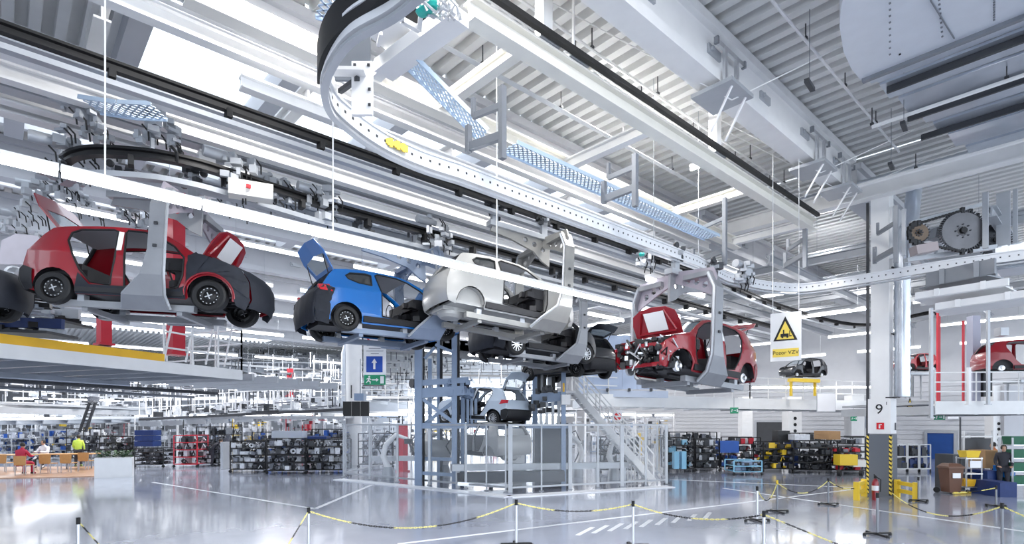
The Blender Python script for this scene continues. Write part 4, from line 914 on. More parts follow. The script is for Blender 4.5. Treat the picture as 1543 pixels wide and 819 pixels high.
# ================================================================ LIFT TOWERS
def post(t, px, yt, d, w, m=bluest, yb=None, nm='post'):
    a = Dp(px, yb, d) if yb else V((*Dp(px, 700, d).xy, 0)); b_ = Dp(px, yt, d); obj(nm, MB().box((a + b_) / 2, (w, w, (b_ - a).length), AZ), m, t)
def hb(t, a, b_, d, w, h, m=bluest, nm='cross_beam', d2=None): obj(nm, MB().bar(Dp(*a, d), Dp(*b_, d2 or d), w, h), m, t)
L1 = thing('lift_tower', 'blue-grey steel lift tower with crossed braces left of the pale lifted car', 'lift', G(665, 722))
for px, yt, d, w in ((631, 525, 20, .26), (648, 540, 22, .14), (685, 486, 20, .19), (661, 500, 22.5, .13), (697, 575, 20.5, .12)): post(L1, px, yt, d, w)
post(L1, 691, 486, 20, .08, black, nm='guide_track'); post(L1, 638.5, 525, 20, .06, black, nm='guide_track'); post(L1, 665, 500, 22.4, .1, black, nm='guide_track')
hb(L1, (630, 577), (706, 572), 20, .14, .2); hb(L1, (636, 592), (700, 588), 20, .2, .34); hb(L1, (636, 600), (690, 641), 20, .1, .12, nm='brace'); hb(L1, (690, 600), (636, 641), 20.2, .1, .12, nm='brace'); hb(L1, (630, 641), (705, 641), 20, .2, .2); hb(L1, (655, 523), (640, 540), 20, .09, .1, nm='brace'); hb(L1, (656, 519), (690, 533), 20, .08, .1, nm='brace')
hb(L1, (692, 588), (718, 598), 20.2, .25, .4, d2=21, nm='carriage_arm'); hb(L1, (636, 712), (700, 716), 20, .14, .12); hb(L1, (630, 690), (700, 692), 20.6, .14, .12)
for px in (699, 705, 711, 717): post(L1, px, 592 if px < 707 else 600, 20.6, .10, bluest, 640, 'carriage_post')
post(L1, 702, 600, 20.9, .2, black, 636, 'counterweight'); hb(L1, (700, 640), (790, 646), 20.8, .9, .14, nm='lift_platform')
gm = MB(); r_ = random.Random(2)
for k in range(34): p = Dp(r_.uniform(672, 712), r_.uniform(572, 596), 20.2 + r_.uniform(-.3, .3)); gm.box(p, (r_.uniform(.06, .22),) * 3, r_.uniform(0, 3))
obj('drive_parts', gm, bluest, L1, kind='stuff')
for px, py in ((622, 577), (702, 577), (682, 576)): obj('pulley', MB().lathe([(0, -.06), (.17, -.06), (.17, .06), (0, .06)], 14, 'X', Dp(px, py, 20.1)), dgrey, L1)
L2 = thing('lift_tower', 'second steel lift tower with dark guide posts right of the pale lifted car', 'lift', G(830, 722))
for px, yt, d, w in ((849, 560, 20, .16), (806, 545, 22.5, .2), (790, 545, 23, .14)): post(L2, px, yt, d, w)
for px in (812, 821, 834): post(L2, px, 520, 21.5, .13, blackm, 598, 'guide_track')
for px in (817, 828): post(L2, px, 520, 21.6, .16, lgrey, 598, 'guide_track')
for px, yb in ((815, 640), (824, 640), (833, 640), (842, 640)): post(L2, px, 600, 20.6, .10, lgrey, yb, 'carriage_post')
hb(L2, (800, 601), (852, 596), 20.6, .2, .34); hb(L2, (800, 614), (845, 606), 21, .14, .14); hb(L2, (790, 642), (858, 642), 20.8, .8, .14, nm='lift_platform')
gm = MB()
for k in range(30): p = Dp(r_.uniform(798, 842), r_.uniform(583, 620), 20.4 + r_.uniform(-.3, .5)); gm.box(p, (r_.uniform(.06, .2),) * 3, r_.uniform(0, 3))
obj('drive_parts', gm, dgrey, L2, kind='stuff'); obj('orange_beacon', MB().lathe([(0, 0), (.09, 0), (.09, .3), (.05, .38), (0, .38)], 12, 'Z', Dp(849, 590, 20)), orange, L2); obj('white_box', MB().box(Dp(852, 602, 19.9), (.5, .3, .35), AZ), white, L2)
post(L2, 830, 642, 21.6, 1.3, dgrey, nm='dark_panel'); post(L2, 776, 645, 20.5, .7, white, nm='white_cabinet'); 
# transfer table with car bodies inside the cage
tt = thing('transfer_table', 'grey steel transfer table with dark skirt inside the glazed cage', 'table', G(770, 725))
hb(tt, (680, 704), (945, 700), 18.9, .3, .22, lgrey, d2=21.0); hb(tt, (690, 719), (850, 716), 19.3, .5, .36, dgrey, 'skirt'); hb(tt, (690, 728), (770, 731), 18.9, .25, .12, alum, 'roller'); hb(tt, (560, 690), (690, 690), 23, .3, .2, lgrey)
for px in (690, 740, 790, 850, 900, 940): post(tt, px, 703, 19.2 + (px - 690) * .006, .14, lgrey, nm='leg')
car('hatchback_body', 'bare white body with open tail on the transfer table, right behind the cage corner post', silverp, (*Dp(738, 700, 20.8).xy, .85), D3(0, 80, 0), (1, 1, .95), doors=5, wheels=None, hood=None, gate=None, wind=False, trimin=False)
car('hatchback_body', 'bare white body further left in the cage, behind the red post', silverp, (*Dp(655, 700, 24).xy, .6), D3(0, 70, 0), (1, 1, .95), doors=5, wheels=None, hood=None, gate=None, wind=False)
for k, px in enumerate((585, 670, 690, 870, 925)):      # robots / grippers behind the panes
    p = Dp(px, 700, 22 + (k % 2)); p.z = 0; t = thing('robot_arm', ('white jointed machine arm left of the red post in the cage', 'white jointed machine arm behind the left lift tower', 'white jointed machine arm holding a red part in the cage', 'white jointed machine arm right of the corner post', 'white jointed machine arm beside the stair gate')[k], 'robot', p)
    obj('base', MB().lathe([(0, 0), (.25, 0), (.22, .3), (.16, .5), (0, .5)], 16, 'Z', p), lgrey, t, smooth=True)
    s_ = RT * (1 if k % 2 else -1)
    obj('lower_arm', MB().tube([p + V((0, 0, .45)), p + V((0, 0, .9)) + s_ * .2, p + V((0, 0, 1.35)) + s_ * .1], [.13, .11, .1], 10), white, t, smooth=True)
    obj('upper_arm', MB().tube([p + V((0, 0, 1.35)) + s_ * .1, p + V((0, 0, 1.75)) - s_ * .3, p + V((0, 0, 1.6)) - s_ * .75], [.11, .09, .06], 10), white, t, smooth=True)
    obj('gripper', MB().box(p + V((0, 0, 1.5)) - s_ * .8, (.25, .3, .2), AZ).bar(p + V((0, 0, 1.5)) - s_ * .8, p + V((0, 0, 1.1)) - s_ * .95, .06), redst if k == 2 else (orange if k == 3 else dgrey), t)
    obj('hose', MB().tube([p + V((0, .15, .6)), p + V((0, .2, 1.3)) + s_ * .35, p + V((0, .1, 1.9)), p + V((0, 0, 1.6)) - s_ * .6], .025, 6), black, t, smooth=True)
# ================================================================ STAIRS
st = thing('staircase', 'white steel staircase with handrails running down through the right of the cage', 'stairs', G(985, 728))
sa = Dp(866, 588, 21.5); sb_ = Dp(985, 729, 20.3); sb_.z = .1; wv = FWD * 1.0 
for s in (0, 1):
    o_ = wv * s; obj('stringer', MB().bar(sa + o_, sb_ + o_, .06, .24), white, st)
    for hh in (.55, 1.0): obj('handrail', MB().bar(sa + o_ + V((0, 0, hh)), sb_ + o_ + V((0, 0, hh)), .045), white, st)
    for k in range(7): p = sa.lerp(sb_, k / 6) + o_; obj('baluster', MB().bar(p, p + V((0, 0, 1.0)), .04), white, st)
for k in range(17): p = sa.lerp(sb_, (k + .5) / 17); obj('tread', MB().box(p + wv / 2, (.26, .96, .04), AZ - R(90)), lgrey, st)
obj('landing', MB().box(sa + wv / 2 - RT * .6 + V((0, 0, -.05)), (1.3, 1.1, .08), AZ - R(90)), white, st)
for s in (0, 1): obj('landing_rail', MB().bar(sa + wv * s + V((0, 0, 1)), sa + wv * s - RT * 1.2 + V((0, 0, 1)), .045).bar(sa + wv * s - RT * 1.2, sa + wv * s - RT * 1.2 + V((0, 0, 1)), .045), white, st)
# ================================================================ MEZZANINE DECKS
def mezz(label, E_, depth, th, z, m=white, under=lgrey, rail=True, rn='white guard rail', bays=1.4, name='mezzanine'):
    t = thing(name, label, 'mezzanine', E_[0]); d3 = FWD * depth
    P = [V((p.x, p.y, z)) for p in E_]
    obj('deck_plate', MB().slab([(p.x, p.y) for p in P] + [(p.x + d3.x, p.y + d3.y) for p in reversed(P)], z - .1, z), under, t)
    for a, b_ in zip(P, P[1:]):
        obj('fascia', MB().bar(a + V((0, 0, -th / 2)), b_ + V((0, 0, -th / 2)), .12, th), m, t); n = int((b_ - a).length / bays)
        for k in range(n + 1): p = a + (b_ - a) * (k / max(n, 1)); obj('joist', MB().bar(p + V((0, 0, -th * .7)), p + d3 + V((0, 0, -th * .7)), .12, th * .7), under, t)
    if rail:
        r_ = thing('guard_rail', rn, 'railing', P[0]); railing(r_, [p + V((0, 0, 0)) for p in P], 1.1, 1.2, white)
    return t
M1 = mezz('white mezzanine deck behind the middle right carrier and the tall numbered column', [Zp(880, 592, 3.5), Zp(1130, 600, 3.5), Zp(1330, 604, 3.5)], 4, .55, 3.5, rn='white guard rail along the mezzanine left of the numbered column')
M2 = mezz('nearer white mezzanine deck cut by the right edge', [Dp(1408, 606, 21.5), Dp(1600, 606, 21)], 6, .5, 3.05, rn='grey-white guard rail on the mezzanine at the right edge')
pw = thing('cabin_wall', 'pale blue-grey cabin wall above the stairs between two carriers', 'wall panel', Dp(950, 590, 25))
for k in range(6): a = Dp(872 + k * 22, 588, 25); b_ = Dp(872 + k * 22 + 21.4, 588, 25); obj('wall_sheet', MB().bb((0, 0, 0), (0, 0, 0)) if False else MB().bar(a + V((0, 0, 1.25)), b_ + V((0, 0, 1.25)), .08, 2.4), mat('pale_blue_sheet', (.50, .58, .74), .45, noise=.05), pw)
obj('base_beam', MB().bar(Dp(870, 592, 24.9), Dp(1006, 594, 24.9), .2, .3), mat('pale_blue_beam', (.58, .64, .76), .4), pw)
for k in range(3): obj('bolt_pad', MB().box(Dp(915 + 33 * k, 587, 24.7), (.16, .1, .14), AZ), dgrey, pw)
def post_pair(label, px, d, z1, w, m, cat='column', name='steel_column', yb=None, z0=0):
    p = Dp(px, 640, d); p.z = z0; t = thing(name, label, cat, p); obj('shaft', MB().box(p + V((0, 0, (z1 - z0) / 2)), (w, w, z1 - z0), AZ), m, t); obj('foot_plate', MB().box(p + V((0, 0, .02)), (w * 1.8, w * 1.8, .04), AZ), m, t); return t
post_pair('thin red vertical pipe from ceiling to the right mezzanine', 1414, 22.5, 7.0, .10, redst, z0=3.05, name='red_pipe', cat='pipe'); post_pair('second thin red vertical pipe right of the first one', 1451.5, 24, 6.6, .07, redst, z0=3.05, name='red_pipe', cat='pipe')
post_pair('grey steel column on the right mezzanine beside the red pipes', 1467, 23, 6.6, .32, mat('lavender_grey', (.36, .37, .46), .5), z0=3.05)
post_pair('light grey thin post left on the right mezzanine', 1403, 21.4, 6.6, .10, lgrey, z0=2.4); post_pair('light grey thin post crossing the rail of the right mezzanine', 1489, 21, 7.2, .09, lgrey, z0=2.9); post_pair('white thin post in the middle of the right mezzanine', 1460, 21, 4.3, .10, white, z0=2.9)
obj_box = lambda label, c, s, m, nm, cat: tag(obj(nm, MB().box(c, s, AZ), m), label, cat)
obj_box('black cabinet standing on the right mezzanine', Dp(1481, 577, 23), (.5, .35, 1.1), dgrey, 'cabinet', 'cabinet')
obj_box('dark speaker-like box on a mezzanine post at the right edge', Dp(1509, 500, 21), (.3, .3, .3), lgrey, 'junction_box', 'box')
car('hatchback_body', 'black car on a yellow stand on the far mezzanine beside the hanging warning sign', darkp, (*Dp(1209, 566, 30).xy, 4.55), D3(0, 150, 0), (.62, .8, .75), doors=5, gate=None, hood=None, detail=False, wheels=None)
t = thing('yellow_stand', 'yellow stand carrying the black car on the far mezzanine', 'stand', Dp(1209, 575, 29.5)); obj('stand_top', MB().bar(Dp(1190, 572, 29.6), Dp(1232, 574, 29.6), .5, .18), yellow, t); obj('leg', MB().bar(Dp(1192, 574, 29.6), Dp(1192, 596, 29.6), .12), yellow, t); obj('leg', MB().bar(Dp(1228, 575, 29.6), Dp(1228, 596, 29.6), .12), yellow, t)
car('hatchback_body', 'small far red car body seen right behind the ribbed duct of the numbered column', redp, (*Dp(1376, 556, 30).xy, 4.9), D3(0, 150, 0), (.62, .8, .68), doors=5, gate=None, hood=None, wheels=None, detail=False, wind=False, trimin=False)
car('hatchback_body', 'red car body cut by the right edge above the mezzanine', redp, (*Dp(1552, 560, 21.5).xy, 4.05), D3(0, -60, 0), (.95, .9, .9), doors=5, gate=None, hood=None, wheels=None, detail=False)
# ================================================================ SIGNS
def plate(t, c, w, h, m, u=RT, th=.02, nm='panel', off=0): 
    n = V((-u.y, u.x, 0)); 
    if n.dot(FWD) > 0: n = -n
    c = V(c) + n * off; vs = [c + u * (i * w / 2) + V((0, 0, j * h / 2)) + n * k * th for k in (0, 1) for i, j in ((-1, -1), (1, -1), (1, 1), (-1, 1))]
    return obj(nm, MB().add(vs, [(3, 2, 1, 0), (4, 5, 6, 7), (0, 1, 5, 4), (1, 2, 6, 5), (2, 3, 7, 6), (3, 0, 4, 7)]), m, t)
def glyph(t, c, polys, m, u=RT, nm='symbol', off=.03, th=.006):
    n = V((-u.y, u.x, 0)); 
    if n.dot(FWD) > 0: n = -n
    mb = MB(); 
    for poly in polys: mb.prism(poly, lambda a, b_, sd: V(c) + u * a + V((0, 0, b_)) + n * (off + th * sd))
    return obj(nm, mb, m, t)
def words(t, txt, size, c, m, u=RT, off=.04, nm='lettering'):
    n = V((-u.y, u.x, 0)); 
    if n.dot(FWD) > 0: n = -n
    c = V(c) + n * off - OFF[t.name]; M = Matrix(((u.x, 0, n.x, c.x), (u.y, 0, n.y, c.y), (0, 1, 0, c.z), (0, 0, 0, 1))); return text_mesh(txt, size, M, m, t, nm, .003)
# warning sign (triangle with truck, Pozor VZV), turned a little
d = 15.0; us = (RT * .82 + -FWD * .57).normalized(); k_ = d / F
ws = thing('warning_sign', 'hanging white sign with yellow warning triangle and Pozor VZV plate', 'sign', Dp(1184, 548, d)); c = Dp(1184, 507, d); w = 34 * k_ / .80; h = 73 * k_
plate(ws, c, w, h, white, us)
def circ(r, n=24): return [(r * cos(2 * pi * i / n), r * sin(2 * pi * i / n)) for i in range(n)]
tp = [(-.40 * w, -.08 * h), (.38 * w, -.08 * h), (-.01 * w, .42 * h)]
glyph(ws, c, [tp], black, us, 'triangle_border', .022); glyph(ws, c, [[(p[0] * .74 - .003, (p[1] - .09 * h) * .74 + .075 * h) for p in tp]], signyel, us, 'triangle_field', .03)
glyph(ws, c + V((0, 0, .02 * h)), [[(-.16 * w, -.02 * h), (.10 * w, -.02 * h), (.10 * w, .04 * h), (-.04 * w, .04 * h), (-.04 * w, .12 * h), (-.08 * w, .12 * h), (-.08 * w, .04 * h), (-.16 * w, .04 * h)], [(.12 * w, -.02 * h), (.20 * w, -.02 * h), (.20 * w, 0), (.14 * w, 0), (.14 * w, .10 * h), (.12 * w, .10 * h)], [(p[0] - .1 * w, p[1] - .03 * h) for p in circ(.035 * w, 8)], [(p[0] + .06 * w, p[1] - .03 * h) for p in circ(.035 * w, 8)]], black, us, 'truck_symbol', .04)
cl = c + V((0, 0, -.33 * h)); plate(ws, cl, w * .84, h * .17, signyel, us, .006, 'text_plate', .022); words(ws, 'Pozor VZV', w * .185, cl, black, us, .03)
for s in (-1, 1): obj('hanging_wire', MB().bar(c + us * s * w * .42 + V((0, 0, h / 2)), c + us * s * w * .42 + V((0, 0, 5.0)), .014), white, ws)
# direction sign tower with arrow and exit pictogram
d = 17.5; k_ = d / F; c = Dp(565, 548, d); ss = thing('direction_sign', 'hanging white sign board with blue up arrow above a green exit sign', 'sign', Dp(565, 580, d))
plate(ss, Dp(565, 541, d), 34 * k_, 50 * k_, paper); plate(ss, Dp(564.5, 548.5, d), 24.5 * k_, 24 * k_, signblue, off=.022, th=.006, nm='blue_square')
q = k_; glyph(ss, Dp(564.5, 548.5, d), [[(-1.6 * q, -7.5 * q), (1.6 * q, -7.5 * q), (1.6 * q, 2 * q), (4.2 * q, 2 * q), (0, 8.5 * q), (-4.2 * q, 2 * q), (-1.6 * q, 2 * q)]], white, nm='white_arrow', off=.032)
plate(ss, Dp(565, 572, d), 32 * k_, 15 * k_, signgreen, off=.0, th=.03, nm='exit_plate')
glyph(ss, Dp(565, 572, d), [[(-4 * q, -.8 * q), (2.5 * q, -.8 * q), (2.5 * q, -2.8 * q), (6 * q, 0), (2.5 * q, 2.8 * q), (2.5 * q, .8 * q), (-4 * q, .8 * q)], [(8.5 * q, -5.5 * q), (14 * q, -5.5 * q), (14 * q, 5.5 * q), (8.5 * q, 5.5 * q)], [(p[0] - 8 * q, p[1] + 4.6 * q) for p in circ(1.5 * q, 10)], [(-10.5 * q, 2.8 * q), (-7.5 * q, 3 * q), (-4.8 * q, .2 * q), (-5.6 * q, -.4 * q), (-7.8 * q, 1.2 * q), (-8 * q, -1.4 * q), (-5.8 * q, -2.6 * q), (-6.2 * q, -6 * q), (-7.2 * q, -6 * q), (-7.4 * q, -3.4 * q), (-9.6 * q, -2.2 * q), (-12.6 * q, -5 * q), (-13.2 * q, -4.2 * q), (-10.4 * q, -1 * q), (-10 * q, 1.2 * q), (-12 * q, .4 * q), (-12.4 * q, 1.4 * q)]], white, nm='running_figure', off=.04)
for j, w_ in enumerate((24, 18, 26, 12)): plate(ss, Dp(565, 520.5 + j * 4, d), w_ * k_, .9 * k_, grey, off=.022, th=.004, nm='small_print')
plate(ss, Dp(566, 503, d), 36 * k_, 22 * k_, paper, nm='upper_panel')
ring = [(13 * q * cos(a * pi / 14), 11 * q * sin(a * pi / 14)) for a in range(28)]
n0 = -FWD; rb = MB().tube([Dp(566, 505, d) + RT * a + V((0, 0, b_)) + n0 * .035 for a, b_ in ring + ring[:1]], 1.1 * q, 5); rb.bar(Dp(558, 497, d) + n0 * .035, Dp(574, 513, d) + n0 * .035, 2 * q, .01); obj('prohibition_ring', rb, signred, ss)
obj('hanging_pole', MB().bar(Dp(550, 520, d + .05), Dp(550, 480, d + .05), .02).bar(Dp(581, 520, d + .05), Dp(581, 480, d + .05), .02), lgrey, ss)
def exit_sign(label, px, py, d, w=16, h=8):
    k_ = d / F; t = thing('exit_sign', label, 'sign', Dp(px, py + h / 2, d)); plate(t, Dp(px, py, d), w * k_, h * k_, signgreen, th=.05); q = k_ * w / 16
    obj('hanging_rod', MB().bar(Dp(px, py - h / 2, d), Dp(px, py - h / 2, d) + V((0, 0, .5)), .02), lgrey, t); glyph(t, Dp(px, py, d), [[(-1.5 * q, -.6 * q), (1.5 * q, -.6 * q), (1.5 * q, -1.6 * q), (3.4 * q, 0), (1.5 * q, 1.6 * q), (1.5 * q, .6 * q), (-1.5 * q, .6 * q)], [(4.5 * q, -2.8 * q), (6.8 * q, -2.8 * q), (6.8 * q, 2.8 * q), (4.5 * q, 2.8 * q)], [(-6.5 * q, -2.8 * q), (-5 * q, -2.8 * q), (-3.6 * q, 2.4 * q), (-5.4 * q, 2.4 * q)]], white, nm='pictogram', off=.055)
exit_sign('small green exit sign right of the numbered column', 1415, 628, 24); exit_sign('small green exit sign under the mezzanine left of the numbered column', 1106, 618, 26, 12, 9); exit_sign('tiny green exit sign close left of the numbered column', 1286, 630, 30, 9, 8)
d = 22; ne = thing('no_entry_sign', 'round red no-entry sign on a white plate at the stairs', 'sign', Dp(930.5, 634, d)); plate(ne, Dp(930.5, 626, d), 14 * d / F, 17 * d / F, paper); glyph(ne, Dp(930.5, 627, d), [[(a, b_) for a, b_ in circ(5.6 * d / F)]], signred, nm='red_disc'); plate(ne, Dp(930.5, 627, d), 8.5 * d / F, 2.6 * d / F, white, off=.04, th=.004, nm='white_bar')
d = 24; wt = thing('warning_triangle', 'small yellow warning triangle sign right of the numbered column', 'sign', Dp(1371, 625, d)); k_ = d / F; glyph(wt, Dp(1371, 612, d), [[(-6 * k_, -5 * k_), (6 * k_, -5 * k_), (0, 14 * k_)]], black, nm='triangle_border', off=0); glyph(wt, Dp(1371, 612, d), [[(-4 * k_, -3.6 * k_), (4 * k_, -3.6 * k_), (0, 10 * k_)]], signyel, nm='triangle_field', off=.01); plate(wt, Dp(1371, 622, d), 11 * k_, 7 * k_, signyel, nm='text_plate'); obj('rod', MB().bar(Dp(1371, 600, d), Dp(1371, 560, d), .02), grey, wt)
obj_box('grey hanging panel above the small yellow warning triangle', Dp(1372, 581, 23.5), (.32, .05, .9), mat('slate_panel', (.22, .24, .26), .5), 'hanging_panel', 'panel')
for k, (px, py, d, w_, h_) in enumerate(((1245, 606, 26, 27, 27), (1436, 627, 34, 16, 7), (1036, 656, 36, 9, 9), (1081, 655, 36, 9, 9))):
    t = thing('blank_board', ('blank white square board hung on the mezzanine edge', 'small framed notice on the right wall above the blue door', 'small framed square notice on the white wall at middle right', 'second small framed square notice on the white wall at middle right')[k], 'board', Dp(px, py + h_ / 2, d)); d = d if k == 0 else V((42.7, yx(px), 0)).dot(FWD) - .1; plate(t, Dp(px, py, d), w_ * d / F, h_ * d / F, paper); plate(t, Dp(px, py, d), w_ * d / F + .05, h_ * d / F + .05, lgrey, off=-.02, th=.015, nm='frame')
# hanging black screens
d = 24; hs = thing('display_screens', 'three black hanging display screens in front of the far white column', 'screen', Dp(537, 627, d))
for k in range(3): plate(hs, Dp(524 + k * 13.3, 615.5, d), 12.4 * d / F, 22 * d / F, blackm, th=.1, nm='screen')
obj('projector_box', MB().box(Dp(543, 598, d), (.5, .4, .3), AZ), bluest, hs); obj('hanging_rod', MB().bar(Dp(543, 594, d), Dp(543, 540, d), .04), lgrey, hs)
c = Dp(533, 640, 30); t = thing('round_column', 'bulky white far column beside the hanging display screens', 'column', V((c.x, c.y, 0)))
obj('shaft', MB().lathe([(.42, 0), (.42, 7.4), (.5, 7.6)], 18, 'Z', V((c.x, c.y, 0))), white, t, smooth=True); obj('pipe', MB().tube([V((c.x, c.y, 3)) - RT * .5, V((c.x, c.y, 6)) - RT * .5, V((c.x, c.y, 6.5)) - RT * .35, V((c.x, c.y, 7)) - RT * .5], .16, 10), galv, t, smooth=True)
for k, (px, d, w_, dots) in enumerate(((1123, 38, .7, 0), (1193, 38, .9, 3), (1287, 36, .8, 0), (1447, 36, .6, 0), (1498, 27, .5, 5), (1515, 27, .9, 0))):
    p = Dp(px, 640, d); p.z = 0; t = thing('wall_column', ('white far column left of the dark gate', 'white far column with three black dots right of the dark gate', 'white far column left of the numbered column', 'white far column between blue door and mezzanine', 'white post with five black dots at the right', 'broad pale grey column at the right edge')[k], 'column', p)
    obj('shaft', MB().box(p + V((0, 0, 2)), (w_, w_, 4), AZ), white if k < 5 else concrete, t)
    for j in range(dots): obj('black_dot', MB().lathe([(0, -.02), (.13 if k == 1 else .08, -.02), (.13 if k == 1 else .08, .02), (0, .02)], 14, 'Y', (0, 0, 0)), black, t) if False else glyph(t, p - FWD * w_ / 2 + V((0, 0, (1.7, 1.15)[k != 1] + j * ((.42, .26)[k != 1]))), [circ(.11 if k == 1 else .075, 14)], black, nm='black_dot', off=.01)
    if k in (2,): obj('black_band', MB().box(p + V((0, 0, 1.35)), (w_ + .02, w_ + .02, .12), AZ), black, t); obj('wall_pipe', MB().tube([p + RT * .9 + V((0, 0, 1.9)), p + RT * .9 + V((0, 0, 3.4))], .18, 10), galv, t, smooth=True)
# ================================================================ STANCHIONS AND CHAINS
stq = [(118, 779, 862), (465, 764, 838), (778, 752, 822), (954, 754, 824), (1151, 769, 846), (1141, 732, 785), (1171, 723, 771), (1248, 720, 760), (1322, 742, 806), (1384, 718, 755), (1510, 757, 828), (1501, 731, 763)]
names = ['leftmost chain stanchion near the bottom left corner', 'grey chain stanchion at the bottom, second from left', 'grey chain stanchion in front of the cage corner', 'grey chain stanchion below the right cage fence', 'near grey stanchion cut by the bottom edge right of the floor hatching', 'grey stanchion with black cross foot, left of a close pair', 'grey stanchion with yellow-topped cap, right of a close pair', 'far grey stanchion standing left of the yellow barrier', 'grey stanchion with black cross foot in front of the fire extinguisher', 'far grey stanchion right of the yellow barriers', 'near grey stanchion at the bottom right corner', 'grey stanchion in front of the dark blue containers']
ST = []
for (px, yt, yb), nm in zip(stq, names):
    p = G(px, yb); d = p.dot(FWD) ; hh = H - (yt - CY) / F * V((p.x, p.y, 0)).dot(FWD); t = thing('chain_stanchion', nm, 'stanchion', p); ST.append(p + V((0, 0, hh - .06)))
    obj('pole', MB().tube([p + V((0, 0, .04)), p + V((0, 0, hh))], .024, 10), alum if px < 1160 else grey, t, smooth=True); obj('cap', MB().tube([p + V((0, 0, hh - .1)), p + V((0, 0, hh))], .028, 8), yellow if px == 1171 else black, t)
    for k in range(2): a = AZ + k * pi / 2 + .1; obj('foot_bar', MB().box(p + V((0, 0, .025 + .02 * k)), (.56, .05, .03), a), blackm, t)
    for k in range(4): a = AZ + k * pi / 2 + .1; obj('foot_pad', MB().lathe([(0, 0), (.035, 0), (.035, .04), (0, .04)], 8, 'Z', p + V((cos(a), sin(a), 0)) * .27), blackm, t)
def chain(label, a, b_, sag, pat):
    t = thing('barrier_chain', label, 'chain', a); n = int((b_ - a).length / .042); cols = {0: MB(), 1: MB()}
    prev = None
    for k in range(n + 1):
        u = k / n; p = a.lerp(b_, u) - V((0, 0, sag * 4 * u * (1 - u)))
        if prev is not None:
            d = (p - prev); s_ = d.cross(V((0, 0, 1))).normalized() if k % 2 else V((0, 0, 1)); e = d * .25; w = .010
            cols[int(u * pat) % 2].tube([prev - e + s_ * 0, prev + s_ * w, p + s_ * w, p + e, p - s_ * w, prev - s_ * w, prev - e], .005, 4, False)
        prev = p
    obj('yellow_links', cols[0], mat('yellow_plastic', (.82, .74, .25), .45), t, kind='stuff'); obj('black_links', cols[1], black, t, kind='stuff')
ex = lambda px, py, d: Dp(px, py, d)
cl_ = [(ST[0], G(150, 850) + V((0, 0, .3)), .0, 4, 'short chain end falling from the leftmost stanchion'), (ST[1], G(425, 850) + V((0, 0, .15)), .0, 3, 'black and yellow chain falling to the bottom edge from the second stanchion'), (ST[1], ST[2], .36, 5, 'long sagging yellow and black chain left of the stanchion at the cage corner'), (ST[2], ST[3], .14, 3, 'sagging yellow and black chain in front of the right cage fence'),
    (ST[3], ST[4], .16, 4, 'yellow and black chain crossing the floor hatching'), (ST[4], G(1290, 850) + V((0, 0, .2)), .0, 4, 'yellow and black chain running off the bottom edge at the right'), (ST[5], ST[6], .34, 3, 'short drooping chain between the close pair of stanchions'), (ST[6], ST[7], .30, 5, 'drooping chain between the close pair and the far stanchion'), (ST[7], G(1293, 752) + V((0, 0, .35)), .12, 4, 'chain from the far stanchion to the left yellow barrier'),
    (G(1345, 770) + V((0, 0, .45)), ST[10], .34, 5, 'sagging chain left of the bottom right stanchion'), (ST[10], ST[10] + RT * 1.1 - FWD * .4 - V((0, 0, .5)), .03, 3, 'chain running off the right edge from the bottom right stanchion'), (ST[11], ST[11] - RT * 1.2 - V((0, 0, .14)), .03, 3, 'short chain left of the stanchion at the blue containers')]
for a, b_, s, p_, l in cl_: chain(l, a, b_, s, p_)
# ================================================================ BREAK AREA: chairs, table, planter, people
def chair(label, px, py, face=1):
    p = G(px, py); t = thing('wooden_chair', label, 'chair', p, rz=AZ - R(90)); K = dict(parent=t, world=False)
    obj('backrest', MB().prism([(-.24, .46), (.24, .46), (.26, .84), (-.26, .84)], lambda a, b_, sd: V((a, -.22 * face - .02 * sd - .03 * (1 - (a / .26) ** 2) * face, b_))), wood, **K)
    obj('seat', MB().box((0, 0, .45), (.44, .42, .03)), wood, **K)
    for x in (-.22, .22):
        for y in (-.2, .2): obj('leg', MB().bar((x, y, 0), (x * .95, y, .45 if y * face > 0 else .8), .028), alum, **K)
    return t
for k, (px, py) in enumerate(((8, 712), (37, 716), (74, 713), (105, 712), (131, 708))): chair(('wooden chair cut by the left edge beside the person in red', 'wooden chair on which the person in red sits', 'empty wooden chair right of the person in red', 'empty wooden chair third from left at the long table', 'wooden chair nearest the white planter')[k], px, py)
tb = thing('long_table', 'long wooden table with grey legs behind the row of wooden chairs', 'table', G(60, 708))
ta, tc_ = G(-25, 709), G(146, 706); obj('tabletop', MB().bar(ta + V((0, 0, .74)), tc_ + V((0, 0, .74)), .8, .04), wood, tb)
for k in range(5): p = ta.lerp(tc_, .05 + .225 * k); obj('leg', MB().bar(V((p.x, p.y, 0)), V((p.x, p.y, .74)), .06), grey, tb)
struct('trim_91', MB().slab([(p.x, p.y) for p in (G(-60, 722), G(142, 718), G(146, 703), G(-60, 704))], 0.0, .03), mat('wood_floor', (.42, .24, .14), .3, noise=.3, scale=4))
pa, pb = G(142, 720), G(199, 718); pn = thing('planter', 'white box planter with dark green plants beside the break area', 'planter', pa); dd = (pb - pa); nv = V((-dd.y, dd.x, 0)).normalized() * .5
obj('box', MB().slab([(p.x, p.y) for p in (pa, pb, pb + nv, pa + nv)], 0, .80), white, pn); rf = MB(); r_ = random.Random(4)
for k in range(420):
    p = pa.lerp(pb, r_.uniform(.02, .98)) + nv * r_.uniform(.1, .9) + V((0, 0, .80 + r_.uniform(0, .26))); a = r_.uniform(0, 6.3); q = V((cos(a), sin(a), r_.uniform(-.2, .8))) * .11; s_ = V((-sin(a), cos(a), .1)) * .035
    rf.add([p, p + q * .5 + s_, p + q, p + q * .5 - s_], [(0, 1, 2, 3)])
obj('foliage', rf, leaf, pn, kind='stuff')
